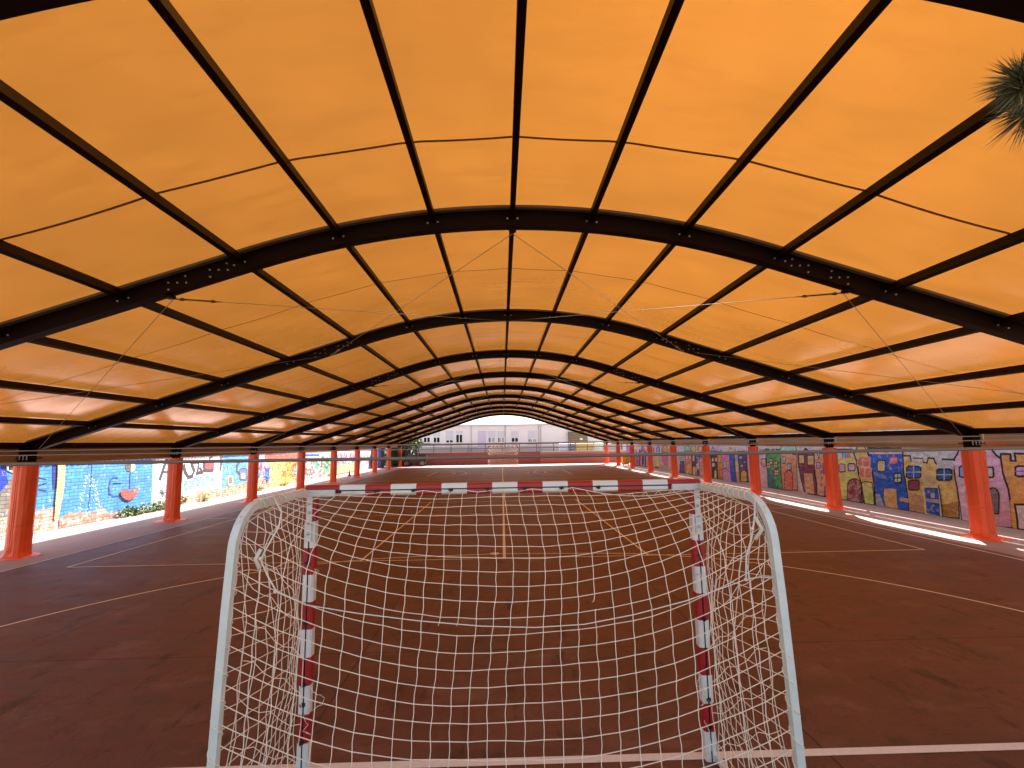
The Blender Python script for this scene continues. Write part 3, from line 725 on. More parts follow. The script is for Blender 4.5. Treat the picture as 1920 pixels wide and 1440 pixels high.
def hE(p):
    p.house([(490,330),(540,225),(600,205),(655,225),(700,330),(740,500),(770,640),(790,800),(812,1095),(650,1075),(620,1000),(600,750),(570,640),(545,450),(500,340)], (176,150,90), T5, .15, .05)
    for r_ in ((545,380,620,510),(630,375,735,525),(578,530,655,690),(665,530,755,690)): p.win(*r_, (190,110,105), T5, .04, None, True, (215,180,160))
    p.house([(610,760),(680,735),(760,755),(785,900),(800,1092),(660,1075),(625,900)], (150,170,95), T5, .2, .04)
H('brown tower with four-pane pink window and green door', hE)
def hF(p):
    p.house([(200,260),(460,258),(480,300),(520,420),(560,640),(600,800),(625,1062),(330,1012),(250,1000)], (198,200,120), T5, .15, .045)
    p.fill([(220,270),(455,270),(500,385),(230,400)], (190,215,200), T5, .2)
    for x, c in ((320,(120,110,180)),(360,(90,110,180)),(400,(225,140,110)),(430,(220,160,120))): p.fill([(x-16,290),(x+16,290),(x+22,385),(x-8,390)], c, T5, .3)
    p.win(270,480,360,600,(190,150,190),T5,.04); p.win(405,475,510,580,(170,150,185),T5,.05); p.arch(395,700,605,1060,(115,45,62),T5,.04,.9)
H('pale yellow-green house with maroon door', hF)
def hG(p):
    p.house([(1655,310),(1700,310),(1712,360),(1725,405),(1735,320),(1785,318),(1810,390),(1900,400),(1960,980),(1815,968),(1700,950),(1690,820),(1660,600),(1650,460)], (200,150,130), T4, .2, .045)
    p.win(1690,458,1745,545,(205,170,215),T4,.035); p.win(1785,455,1880,625,(110,80,140),T4,.035); p.arch(1812,800,1875,972,(95,70,115),T4)
    for x, y in ((1765,600),(1770,690),(1765,790),(1850,720)): p.win(x-12,y-22,x+12,y+22,(135,75,72),T4,0.0)
H('salmon house with thin battlements', hG)
def hH(p):
    p.house([(1405,345),(1440,315),(1485,290),(1525,242),(1560,275),(1640,318),(1655,345),(1655,480),(1672,620),(1695,780),(1700,945),(1560,925),(1500,885),(1475,790),(1440,640),(1412,480)], (98,48,66), T4, .15, .05)
    p.win(1425,345,1505,472,(215,190,130),T4,.035,None,False); p.win(1555,350,1650,492,(212,185,130),T4,.035,None,False); p.fill([(1500,620),(1630,622),(1645,780),(1660,930),(1530,915),(1515,780)], (195,155,110), T4, .3)
H('dark maroon house with gable roof', hH)
def hI(p):
    p.fill([(1380,300),(1395,300),(1412,480),(1440,640),(1475,790),(1500,890),(1400,870),(1380,600)], (160,165,175), T4, .3)
    p.house([(1145,300),(1300,310),(1390,330),(1395,600),(1410,870),(1180,858),(1160,600)], (215,152,122), T4, .25, .045)
    p.house([(1140,300),(1145,255),(1165,215),(1210,190),(1330,190),(1370,215),(1388,260),(1392,340),(1330,330),(1300,300)], (150,215,188), T4, .1, .045)
    p.win(1170,372,1225,470,(130,165,175),T4,.04,(90,120,130)); p.win(1255,468,1315,568,(125,165,175),T4,.04,(90,120,130)); p.arch(1208,570,1335,870,(185,95,85),T4,.04,.5)
H('salmon house under a mint green dome', hI)
def hJ(p):
    p.house([(915,280),(925,255),(985,255),(995,320),(1005,325),(1010,258),(1055,258),(1065,322),(1080,325),(1085,260),(1140,262),(1145,320),(1150,500),(1165,700),(1178,862),(1060,845),(960,830),(955,640),(940,520),(925,380),(940,320)], (62,130,80), T4, .35, .045)
    p.fill([(958,570),(1050,572),(1060,760),(1130,850),(965,828)], (52,98,100), T4, .4)
    for r_ in ((945,455,995,550),(985,400,1030,485),(1055,435,1105,540),(1062,565,1125,652)): p.win(*r_, (205,178,150), T4, .045, (60,50,50))
H('green castle with tan windows', hJ)
def hK(p):
    p.fill([(780,280),(935,280),(950,560),(955,822),(850,812)], (225,195,215), T4, .3); p.win(868,400,925,518,(215,175,180),T4,.04)
    p.fill([(780,290),(930,290),(925,340),(800,345)], (225,165,190), T4, .1)
    p.line([(830,268),(905,270)], T4)
H('pale pink plain house', hK)
def hL(p):
    p.house([(640,205),(680,205),(690,450),(705,600),(720,750),(672,748),(655,500)], (205,195,220), T4, .1, .03)
H('narrow white pillar house', hL)
def hM(p):
    p.house([(508,285),(560,290),(600,285),(640,292),(648,500),(668,752),(540,742),(520,500)], (72,60,98), T4, .3, .04)
    p.win(530,360,570,405,(150,150,190),T4,.03,(220,220,240)); p.win(595,425,635,470,(110,100,140),T4,.03); p.win(548,485,590,530,(120,115,160),T4,.03,(200,200,220)); p.arch(558,572,645,748,(165,135,62),T4)
H('dark violet house with golden arched door', hM)
def hN(p):
    p.house([(455,335),(460,290),(467,252),(482,285),(505,320),(515,500),(528,748),(492,745),(475,500)], (150,155,190), T4, .2, .035); p.fill([(472,440),(515,440),(520,600),(482,600)], (200,200,130), T4, .2); p.fill([(486,610),(522,610),(526,745),(496,742)], (210,170,140), T4, .2)
H('slim grey house with small spire', hN)
def hO(p):
    p.house([(375,335),(455,335),(470,540),(488,748),(410,742),(392,540)], (45,72,150), T4, .3, .035); p.house([(368,330),(375,280),(390,225),(415,255),(442,300),(450,332)], (175,165,105), T4, .1, .035); p.win(390,420,432,480,(80,75,150),T4,.025)
H('blue house with yellow spire', hO)
def hP(p):
    p.fill([(275,330),(375,330),(392,540),(405,742),(300,728),(285,540)], (150,120,165), T4, .5); p.fill([(278,330),(372,330),(375,420),(283,430)], (200,120,190), T4, .1); p.win(300,445,335,535,(160,170,185),T4,.03); p.win(345,440,375,530,(150,165,185),T4,.03); p.line([(290,560),(330,540),(390,600)], T4)
H('pink and lilac house', hP)
def hQ(p):
    p.house([(192,300),(272,300),(282,540),(292,720),(212,702),(205,540)], (178,120,72), T4, .25, .035); p.house([(182,295),(200,245),(220,200),(245,240),(265,292)], (215,180,205), T4, .1, .035); p.win(208,345,255,460,(225,170,150),T4,.035); p.win(232,560,278,690,(222,150,125),T4,.03)
H('orange-brown house with pink spire', hQ)
def hR(p):
    p.house([(90,310),(192,310),(205,500),(215,708),(120,692),(110,500)], (62,48,42), T4, .2, .035); p.house([(92,300),(115,250),(135,215),(155,245),(182,292)], (150,140,205), T4, .1, .035)
    p.win(118,385,150,445,(175,165,150),T4,.035); p.win(165,380,200,445,(175,165,150),T4,.035); p.win(122,462,165,525,(170,165,155),T4,.035); p.win(158,575,192,700,(150,155,130),T4,.03)
H('dark brown house with violet spire', hR)
def hS(p):
    p.house([(1690,380),(1825,380),(1850,780),(1750,755),(1740,440)], (208,165,150), T3, .3, .04); p.fill([(1690,375),(1830,375),(1832,440),(1750,440),(1700,430)], (60,80,160), T3, .2)
    for r_ in ((1752,460,1790,520),(1765,580,1800,640)): p.win(*r_, (225,200,190), T3, .03)
    p.house([(1735,345),(1735,250),(1800,245),(1830,345)], (205,165,140), T3, .1, .045); p.house([(1690,225),(1740,225),(1715,310)], (200,160,190), T3, 0, .03)
    p.house([(1690,430),(1745,430),(1755,755),(1700,745)], (205,195,225), T3, .2, .045); p.win(1690,450,1725,540,(70,70,140),T3,.02); p.win(1715,645,1745,750,(60,55,120),T3,.02)
H('salmon house with blue top', hS)
def hT(p):
    p.house([(1620,390),(1690,390),(1700,745),(1630,735)], (70,45,50), T3, .2, .045); p.arch(1635,390,1668,500,(205,195,215),T3,.02); p.arch(1640,585,1690,735,(165,150,110),T3,.02)
    p.house([(1610,345),(1610,250),(1640,255),(1690,250),(1690,345)], (180,150,90), T3, .1, .045)
    p.house([(1500,390),(1618,390),(1630,735),(1515,715)], (205,140,110), T3, .3, .05); p.arch(1535,540,1610,730,(170,145,85),T3,.03); p.win(1520,400,1548,470,(215,205,200),T3,.03); p.win(1575,400,1605,470,(210,195,200),T3,.03)
    p.house([(1490,325),(1495,270),(1540,232),(1580,240),(1600,280),(1600,325)], (120,200,170), T3, .1, .035)
H('orange arched house with teal dome', hT)
def hU(p):
    p.fill([(1385,250),(1480,240),(1500,520),(1515,715),(1390,690)], (205,210,228), T3, .3); p.house([(1420,500),(1490,500),(1505,710),(1410,700)], (82,62,105), T3, .3, .05); p.win(1405,390,1440,465,(150,160,175),T3,.03); p.win(1455,390,1485,465,(150,160,175),T3,.03); p.line([(1390,380),(1480,385)], T3, w=.03); p.line([(1400,240),(1450,225),(1480,250)], T3, w=.03)
H('pale blue-grey house with dark violet door', hU)
def hV(p):
    p.fill([(1115,400),(1218,395),(1222,600),(1150,560),(1118,520)], (215,110,165), T3, .2); p.fill([(1210,390),(1268,390),(1270,560),(1215,545)], (222,190,210), T3, .2); p.win(1220,400,1245,480,(225,200,205),T3,.03)
    p.house([(1125,345),(1130,250),(1165,215),(1198,250),(1200,345)], (195,150,70), T3, .1, .045); p.fill([(1205,270),(1262,270),(1262,345),(1205,345)], (225,175,130), T3, .1)
    p.fill([(1070,560),(1150,560),(1270,600),(1272,680),(1120,640),(1060,620)], (135,140,130), T3, .3)
    p.arch(985,400,1075,600,(165,165,110),T3,.03); p.fill([(985,595),(1050,595),(1060,625),(975,620)], (110,50,60), T3, .2); p.win(1080,400,1112,495,(165,150,165),T3,.03)
H('cluster with pink house and gold dome', hV)
def hW(p):
    for i, c in enumerate(((90,80,130),(220,220,235),(100,95,150),(225,220,235),(90,85,140),(200,200,225),(90,85,130))):
        x = 958+i*24; p.fill([(x,262+8*(i%2)),(x+18,262+8*(i%2)),(x+18,350),(x,350)], c, T3, .2)
    p.house([(1030,262),(1048,222),(1068,262)], (120,120,200), T3, 0, .02)
H('striped white and violet house', hW)
def hX(p):
    cs = [(190,160,190),(120,95,150),(205,150,190),(90,75,125),(215,170,190),(150,60,90),(180,165,210),(75,60,105),(200,180,200)]
    for i, c in enumerate(cs):
        x = 640+i*25; top = 300+35*((i*7) % 3); p.house([(x,top),(x+23,top),(x+24,590+6*i),(x+2,575+6*i)], c, T3, .4, .02)
    p.house([(750,325),(758,260),(775,205),(795,260),(808,325)], (205,100,170), T3, .1, .045); p.fill([(650,290),(680,330),(650,340)], (80,130,190), T3, 0)
    p.win(720,440,750,500,(205,60,110),T3,.02); p.win(775,400,800,560,(60,40,90),T3,.02)
    p.house([(500,345),(500,230),(525,210),(555,240),(558,350)], (120,70,130), T3, .2, .02)
H('far purple and pink houses', hX)

# ---- left-hand wall: sunlit painted brick
LX = -13.65; wall_l = thing('brick_wall', (LX, 30, 0), 'sunlit brick wall painted with a blue graffiti mural, red heart and letters', 'wall')
mb = MB(); mb.box((LX-0.25, 8.0, 0), (LX, 50.2, 2.0)); mb.build('masonry', wm((205,205,205), True, 0.1), wall_l)
tm = MB()
y = 8.0
while y < 50.1:
    tm.tube([(LX-0.30, y+0.1, 2.09), (LX+0.05, y+0.1, 2.045)], 0.085, 8, 0 if y < 25 else 1); y += 0.21
tm.box((LX-0.30, 8, 2.001), (LX+0.03, 50.2, 2.035), 1)
tm.build('tile_coping', [plain('pale_tile', (.30,.40,.55), .7), plain('clay_tile', (.42,.15,.10), .8)], wall_l)
TA = (0, 800, 4.0); TB = (300, 820, 8.0); TC = (530, 820, 8.0)
def LW(name, fn, label=None, l0=0):
    p = Paint(LX, 1, True, l0); fn(p); p.build(name, wall_l, label)
def a1(p):
    p.fill([(-220,180),(100,180),(415,180),(408,660),(380,735),(0,860),(-220,910)], (70,140,225), TA, .2); p.fill([(0,420),(110,380),(140,600),(60,720),(-60,700),(-60,470)], (120,115,112), TA, .3)
    p.fill([(-60,290),(30,290),(60,420),(-60,560)], (30,60,190), TA, .1)
    p.house([(40,290),(130,290),(135,330),(90,352),(45,330)], (225,230,235), TA, 0, .05); p.win(68,300,100,325,(120,120,120),TA,.03)
    p.fill([(-60,700),(420,600),(400,770),(0,870),(-60,890)], (205,120,90), TA, 1.5); p.fill([(390,200),(430,200),(418,470),(392,470)], (45,60,140), TA, 0)
    p.line([(285,380),(345,395)], TA, (60,60,110), .03); p.line([(290,440),(350,420)], TA, (60,60,110), .03); p.line([(285,470),(345,480)], TA, (60,60,110), .03)
LW('painted_panel', a1, 'blue panel with grey shape and white flower')
def a2(p):
    p.fill([(440,180),(1148,180),(1135,590),(930,640),(820,690),(440,740),(450,600),(470,400)], (72,142,228), TA, .15)
    rr = random.Random(4)
    for k in range(70):
        t = rr.random(); yy = 360+t*290; half = 25+t*75; x = 668+rr.choice((-1, 1))*half*(0.6+0.4*rr.random())*(1 if rr.random() < .7 else rr.random()); p.l = 6; p.fill([(x-4,yy-5),(x+4,yy-5),(x+4,yy+5),(x-4,yy+5)], (235,245,250), TA)
    p.line([(690,240),(682,420),(655,660)], TA, (60,80,130), .03)
    p.line([(880,385),(850,378),(828,400),(815,450),(820,505),(850,522),(890,520)], TA, (55,85,160), .07); p.line([(850,425),(905,425)], TA, (40,50,90), .05)
    p.fill([(938,285),(955,270),(975,268),(978,340),(955,335),(940,315)], (95,95,90), TA, 0); p.fill([(980,268),(1000,272),(1012,300),(1005,330),(980,342)], (240,240,240), TA, 0)
    p.line([(975,345),(972,400),(970,460)], TA, (50,60,100), .035)
    p.fill([(440,690),(520,640),(700,640),(760,600),(820,650),(930,620),(820,690),(440,760)], (215,120,100), TA, 1.3)
LW('painted_panel', a2, 'blue panel with dotted tree')
def a3(p): p.house([(898,490),(915,470),(945,478),(965,492),(985,468),(1025,460),(1020,500),(1000,530),(960,552),(925,540),(903,515)], (226,90,82), TA, .2, .03, (200,70,60))
LW('painted_heart', a3, None, 40)
def a4(p): p.fill([(430,180),(485,180),(475,440),(455,560),(430,690),(400,700),(408,560),(420,440)], (228,205,140), TA, .5)
LW('painted_pillar', a4, None, 40)
def a5(p):
    p.fill([(-60,240),(950,240),(930,500),(900,760),(300,860),(-60,900)], (238,238,240), TB, .1)
    p.fill([(380,650),(520,600),(760,560),(830,640),(640,760),(340,820),(330,740)], (120,170,225), TB, 1.4)
    p.fill([(300,900),(560,830),(900,760),(900,880),(560,950),(300,1010)], (224,130,80), TB, 1.6)
    p.line([(0,620),(60,440),(100,330),(135,440)], TB, (75,75,85), .16); p.line([(30,520),(130,520)], TB, (75,75,85), .1)
    p.line([(355,430),(375,520),(420,600),(480,580),(510,500),(480,420),(470,370)], TB, (72,72,80), .17); p.line([(500,385),(575,370),(570,470),(550,540),(635,520),(600,465)], TB, (72,72,80), .15)
    p.win(645,370,802,520,(85,80,85),TB,.02); p.win(675,370,790,480,(232,90,105),TB,.02); p.line([(745,320),(790,255)], TB, (90,90,100), .12)
    p.line([(915,250),(915,400),(905,480)], TB, (90,90,110), .15)
    for a in range(4): p.line([(30-45*cos(a*.785),830-60*sin(a*.785)),(30+45*cos(a*.785),830+60*sin(a*.785))], TB, (70,70,90), .04)
LW('painted_panel', a5, 'white panel with large grey letters')
def a6(p):
    p.fill([(935,250),(1340,245),(1480,250),(1480,700),(1300,760),(930,760)], (90,165,232), TB, .6)
    p.line([(1195,365),(1150,430),(1150,510),(1200,560),(1210,620)], TB, (80,80,95), .17); p.win(1190,470,1300,640,(120,130,170),TB,.05); p.win(1215,530,1275,620,(215,225,240),TB,.02)
    p.win(1010,560,1095,730,(238,235,225),TB,.03); p.win(1032,600,1078,690,(190,120,90),TB,.03)
    p.fill([(930,780),(1480,600),(1640,680),(1640,760),(930,900)], (222,130,90), TB, 1.3)
    p.fill([(1480,250),(1570,250),(1570,600),(1480,600)], (205,170,215), TB, 1.2); p.fill([(1570,460),(1640,460),(1640,650),(1570,650)], (70,110,215), TB, 0)
LW('painted_panel', a6, 'light blue panel with grey curls')
def a7(p):
    p.fill([(1640,330),(1900,330),(1990,320),(1990,720),(1700,740),(1640,720)], (240,215,120), TB, .5); p.fill([(1890,350),(2080,300),(2060,560),(1960,700),(1870,620)], (232,165,70), TB, .4); p.fill([(1400,250),(2100,250),(2100,330),(1400,345)], (190,95,85), TB, .4)
    p.line([(1760,370),(1800,520),(1770,600)], TB, (120,100,60), .05); p.line([(1840,380),(1880,470),(1860,620)], TB, (120,100,60), .05)
    p.fill([(1640,700),(1900,620),(2050,640),(2050,720),(1640,770)], (205,175,90), TB, 1.0)
    rr = random.Random(31)
    for k in range(34):
        x = rr.uniform(1650, 2060); y_ = rr.uniform(350, 620); a = rr.random()*6; r_ = rr.uniform(10, 30)
        p.line([(x+r_*cos(a+q*.9), y_+r_*1.6*sin(a+q*.9)) for q in range(rr.randint(3, 6))], TB, rr.choice(((150,120,60),(190,110,60),(210,90,70),(120,110,120),(250,235,190))), .05)
    for k in range(16):
        x = rr.uniform(1480, 1640); y_ = rr.uniform(360, 620); p.line([(x, y_), (x+rr.uniform(-25, 25), y_+30), (x+rr.uniform(-25, 25), y_+55)], TB, rr.choice(((110,90,150),(200,90,120),(90,150,190))), .07)
LW('painted_panel', a7, 'yellow and orange panel')
def a8(p):
    p.fill([(180,255),(235,255),(235,680),(150,700)], (205,150,130), TC, .9)
    p.fill([(340,340),(720,330),(800,340),(800,540),(340,640)], (232,170,170), TC, 1.0); p.fill([(340,250),(550,250),(545,310),(340,315)], (60,90,190), TC, .1); p.line([(345,300),(540,296)], TC, (235,235,245), .1)
    p.win(470,370,545,470,(90,185,150),TC,.02); p.fill([(580,340),(720,335),(715,510),(620,540),(585,430)], (110,195,140), TC, .3); p.fill([(585,285),(720,280),(720,322),(585,325)], (40,90,75), TC, 0)
    for k, pts in enumerate(([(615,290),(622,312),(630,296),(638,312),(645,290)], [(660,290),(660,312)], [(652,290),(670,290)], [(680,290),(695,290),(680,312),(698,312)], [(718,290),(705,290),(705,312),(718,312)])): p.line(pts, TC, (235,240,240), .06)
    p.fill([(800,210),(1360,205),(1360,460),(1100,500),(800,540)], (222,190,205), TC, .3)
    rr = random.Random(9)
    for k in range(46):
        x = rr.uniform(160, 720); y_ = rr.uniform(345, 600); a = rr.random()*6; r_ = rr.uniform(10, 32)
        p.line([(x+r_*cos(a+q*.9), y_+r_*1.6*sin(a+q*.9)) for q in range(rr.randint(3, 6))], TC, rr.choice(((190,110,140),(120,100,130),(90,170,130),(220,120,80),(240,240,240),(120,110,120))), .09)
    for k in range(26):
        x = 815+k*21; y0 = 225+rr.random()*60; p.line([(x,y0),(x+rr.uniform(-14,14),y0+60),(x+rr.uniform(-20,20),y0+110+rr.random()*60)], TC, rr.choice(((95,80,110),(120,100,120),(180,90,130),(90,110,170),(230,230,240))), .16)
    p.fill([(800,420),(1000,400),(1080,380),(1080,500),(800,550)], (232,190,120), TC, 1.0)
LW('painted_panel', a8, 'far pink panel covered in dark scribbles')

# ------------------------------------------------------------------ leafy plants
M_leaf = plain('leaf_green', (0.07, 0.13, 0.03), 0.55, 0, 0.5, 6)
M_leaf2 = plain('leaf_pale', (0.22, 0.28, 0.06), 0.6, 0, 0.4, 6)
M_leafd = plain('leaf_dark', (0.022, 0.048, 0.016), 0.5, 0, 0.5, 5)
M_bark = plain('bark', (0.10, 0.07, 0.045), 0.9, 0, 0.3, 14, 0, 0.5)
def leaves(mb, c, rad, n, ls, rr, mi=0, flat=1.0):
    for k in range(n):
        while True:
            q = Vector((rr.uniform(-1, 1), rr.uniform(-1, 1), rr.uniform(-1, 1)))
            if q.length < 1: break
        p = Vector(c)+Vector((q.x*rad[0], q.y*rad[1], q.z*rad[2])); p.z = max(p.z, 0.01)
        d = Vector((rr.uniform(-1, 1), rr.uniform(-1, 1), rr.uniform(-.4, 1))).normalized(); s_ = d.orthogonal().normalized(); s_ = (s_*cos(rr.random()*6)+d.cross(s_)*sin(rr.random()*6)); L = ls*rr.uniform(.6, 1.3)
        mb.add([p, p+d*L*.5+s_*L*.32, p+d*L, p+d*L*.5-s_*L*.32], [(0, 1, 2, 3)], mi)
def shrub(name, blobs, n, ls, m, label, cat, stems=3, seed=1, group=None):
    rr = random.Random(seed); c0 = Vector(blobs[0][0]); g = thing(name, (c0.x, c0.y, 0), label, cat, group)
    mb = MB()
    for c, r_ in blobs: leaves(mb, c, r_, int(n*r_[0]*r_[1]*r_[2]/(blobs[0][1][0]*blobs[0][1][1]*blobs[0][1][2])**1.0*0.5+n*0.5), ls, rr)
    mb.build('foliage', m, g); mb = MB()
    for c, r_ in blobs:
        for k in range(stems): mb.tube([(c[0]+rr.uniform(-.05, .05), c[1]+rr.uniform(-.1, .1), 0), (c[0]+rr.uniform(-.7, .7)*r_[0], c[1]+rr.uniform(-.7, .7)*r_[1], c[2]+r_[2]*.5)], [0.02, 0.006], 5)
    mb.build('stem', M_bark, g); return g
shrub('ivy_shrub', [((-13.42, y_, 0.13+0.08*sin(y_*5)), (0.2, 0.4, 0.2)) for y_ in (17.7, 18.2, 18.8, 19.4, 20.0, 20.5)], 170, 0.10, M_leaf, 'low green ivy shrub along the foot of the blue painted wall', 'shrub', seed=2)
for (py_, w_, h_, sd_, lb) in ((22.3, .2, .22, 3, 'weed tuft under the white lettered panel of the left wall'), (27.2, .3, .12, 4, 'low weed tuft under the light blue panel'), (30.2, .5, .14, 5, 'pale weeds growing below the yellow wall panel'), (38.6, .9, .16, 6, 'farthest wide green weed patch along the left wall')):
    shrub('weed_tuft', [((-13.45, py_, h_*.6), (.16, w_, h_))], 130, 0.09, M_leaf2, lb, 'weeds', 2, sd_, 'weeds along the left wall')

# ------------------------------------------------------------------ far end: terrace, red walls, railing, school
WYF = 54.9
M_redw = plain('red_render', (0.30, 0.085, 0.085), 0.85, 0, 0.18, 2, 0, .3); M_redw2 = plain('red_render_light', (0.45, 0.14, 0.115), 0.85, 0, 0.18, 2, 0, .3)
M_cap = plain('wall_cap', (0.16, 0.12, 0.12), .8)
mb = MB(); mb.box((-16, WYF+0.3, 0), (17, 75, 1.24)); o = mb.build('terrace', plain('terrace_paving', (.38, .33, .30), .9)); o['kind'] = 'structure'
xm = at(1013, 860, 1, WYF).x
w1 = thing('retaining_wall', ((-9.2+xm)/2, WYF, 0), 'low dark red wall behind the far goal and the buggy', 'wall')
mb = MB(); mb.box((-9.9, WYF, 0), (xm, WYF+.28, 1.33)); mb.build('render', M_redw, w1); mb = MB(); mb.box((-9.9, WYF-.03, 1.332), (xm, WYF+.31, 1.38)); mb.build('coping', M_cap, w1)
w2 = thing('retaining_wall', (10, WYF, 0), 'lighter red wall with grey ledge to the right of the far goal', 'wall')
mb = MB(); mb.box((xm+.003, WYF-.10, 0), (16.5, WYF+.28, 1.18)); mb.build('render', M_redw2, w2); mb = MB(); mb.box((xm+.003, WYF-.16, 1.182), (16.5, WYF+.31, 1.36)); mb.build('ledge', plain('concrete_ledge', (.35, .30, .29), .8), w2)
rl = thing('railing', (0, WYF+.15, 1.38), 'dark red metal railing running along the top of the far red walls', 'railing')
M_rail = plain('rail_paint', (0.035, 0.012, 0.014), .5)
for z, r_ in ((2.24, .03), (2.02, .014), (1.80, .022), (1.60, .014)):
    mb = MB(); mb.tube([(-9.9, WYF+.15, z), (16.4, WYF+.15, z)], r_, 6); mb.build('rail', M_rail, rl)
x = -9.8
while x < 16.4:
    mb = MB(); mb.box((x-.03, WYF+.12, 1.38), (x+.03, WYF+.18, 2.24)); mb.build('post', M_rail, rl); x += 1.93
BY = 61.0
bld = thing('school_building', (0, BY, 0), 'long white single storey school building with shuttered windows beyond the court', 'building')
M_bw = plain('white_render', (0.80, 0.71, 0.71), .85, 0, .06, 1.2, 0, .15); M_sh = plain('roller_shutter', (.60, .56, .64), .6, 0, .05); M_gl = glassy('window_glass', (.02, .022, .028)); M_fr = plain('window_frame', (.8, .8, .8), .5)
M_cur = plain('curtain', (.42, .40, .42), .8); M_sill = plain('stone_sill', (.15, .09, .09), .7)
def bp(px, py, d=0.0): q = at(px, py, 1, BY-d); return q.x, q.z
zt = bp(950, 797.5)[1]; zr = bp(950, 786.5)[1]
mb = MB(); mb.box((-22, BY, 0), (24, BY+9, zt)); mb.build('wall', M_bw, bld)
mb = MB(); mb.box((-22.5, BY-.45, zt), (24.5, BY+9.5, zt+.12)); mb.add([(-22.5,BY-.45,zt+.12),(24.5,BY-.45,zt+.12),(24.5,BY+9.5,zt+.12),(-22.5,BY+9.5,zt+.12),(-20,BY+3.0,zr+.35),(22,BY+3.0,zr+.35),(22,BY+6,zr+.35),(-20,BY+6,zr+.35)], [(0,1,5,4),(1,2,6,5),(2,3,7,6),(3,0,4,7),(4,5,6,7)])
mb.build('roof', plain('pale_roof', (.40, .43, .52), .7, 0, .05), bld)
C1 = (740, 770, 8.727); C2 = (940, 770, 8.727)
def brect(T, x0, y0, x1, y1, d):
    a = bp(T[0]+x0/T[2], T[1]+y1/T[2]); b = bp(T[0]+x1/T[2], T[1]+y0/T[2]); return a[0], a[1], b[0], b[1]
def window(T, x0, ys_, y0, x1, y1, cur=0):
    a = brect(T, x0, y0, x1, y1, 0); mb = MB(); X0, Z0, X1, Z1 = a; f = .07; d = .06
    for bx in ((X0, Z0, X0+f, Z1), (X1-f, Z0, X1, Z1), ((X0+X1)/2-f*.6, Z0+f, (X0+X1)/2+f*.6, Z1-f), (X0+f, Z1-f, X1-f, Z1), (X0+f, Z0, X1-f, Z0+f)): mb.box((bx[0], BY-d, bx[1]), (bx[2], BY-.002, bx[3]))
    w = mb.build('window', M_fr, bld); mb = MB(); mb.box((X0+f, BY-.035, Z0+f), (X1-f, BY-.004, Z1-f)); mb.build('pane', M_cur if cur else M_gl, w)
    if cur == 1: mb = MB(); mb.box((X0+f, BY-.045, Z0+f), (X0+f+.12, BY-.036, Z1-f)); mb.build('pane', M_gl, w)
    if ys_ is not None:
        s_ = brect(T, x0, ys_, x1, y0, 0); mb = MB(); mb.box((s_[0], BY-.05, Z1+.003), (s_[2], BY-.003, s_[3]))
        k = Z1+.05
        while k < s_[3]: mb.box((s_[0]+.01, BY-.056, k), (s_[2]-.01, BY-.0502, k+.012), 1); k += .09
        mb.build('shutter', [M_sh, M_bw], w)
    mb = MB(); mb.box((X0-.06, BY-.14, Z0-.22), (X1+.06, BY-.002, Z0-.10)); mb.build('sill', M_sill, w)
    return w
window(C1, 470, 330, 430, 585, 525); window(C1, 630, 330, 430, 745, 530); window(C1, 835, 330, 475, 960, 530); window(C1, 1000, 330, 385, 1115, 530)
window(C1, 1530, 330, 430, 1645, 525, 1); window(C1, 1685, 330, 430, 1800, 525, 1); window(C2, 162, 330, 435, 280, 520); wv = window(C2, 438, 330, 455, 580, 520, 1)
a = brect(C1, 1365, 330, 1495, 552, 0); mb = MB(); mb.box((a[0], BY-.05, a[1]-.7), (a[2], BY-.002, a[3])); mb.build('door', plain('lilac_door', (.60, .50, .64), .6), bld)
for px_ in (883.5, 947.3, 1010, 1014):
    x = bp(px_, 820)[0]; mb = MB(); mb.tube([(x, BY-.07, 1.25), (x, BY-.07, zt)], .035, 6); mb.build('downpipe', plain('pipe_lilac', (.42, .36, .38), .6), bld)
mb = MB(); mb.box((-14, BY-.03, 1.24), (15, BY-.002, 1.95)); mb.build('plinth', plain('plinth_pink', (.55, .45, .42), .85), bld)
a = brect(C2, 1095, 340, 1395, 560, 0); mb = MB(); mb.box((a[0], BY-.5, 1.24), (a[2], BY-.04, a[3]))
M_reed = newmat('brown_planks'); mm, t_, b_ = M_reed; wv_ = nd(t_, 'ShaderNodeTexWave', Scale=1.6, Distortion=2.0); wv_.bands_direction = 'Z'; t_.links.new(pos(t_), wv_.inputs['Vector'])
t_.links.new(mix(t_, wv_.outputs['Fac'], (.10, .06, .035), (.26, .17, .10)), b_.inputs['Base Color'])
mb.build('timber_porch', mm, bld); a = brect(C2, 1275, 450, 1318, 480, 0); mb = MB(); mb.box((a[0], BY-.53, a[1]), (a[2], BY-.502, a[3])); mb.build('notice', M_fr, bld)
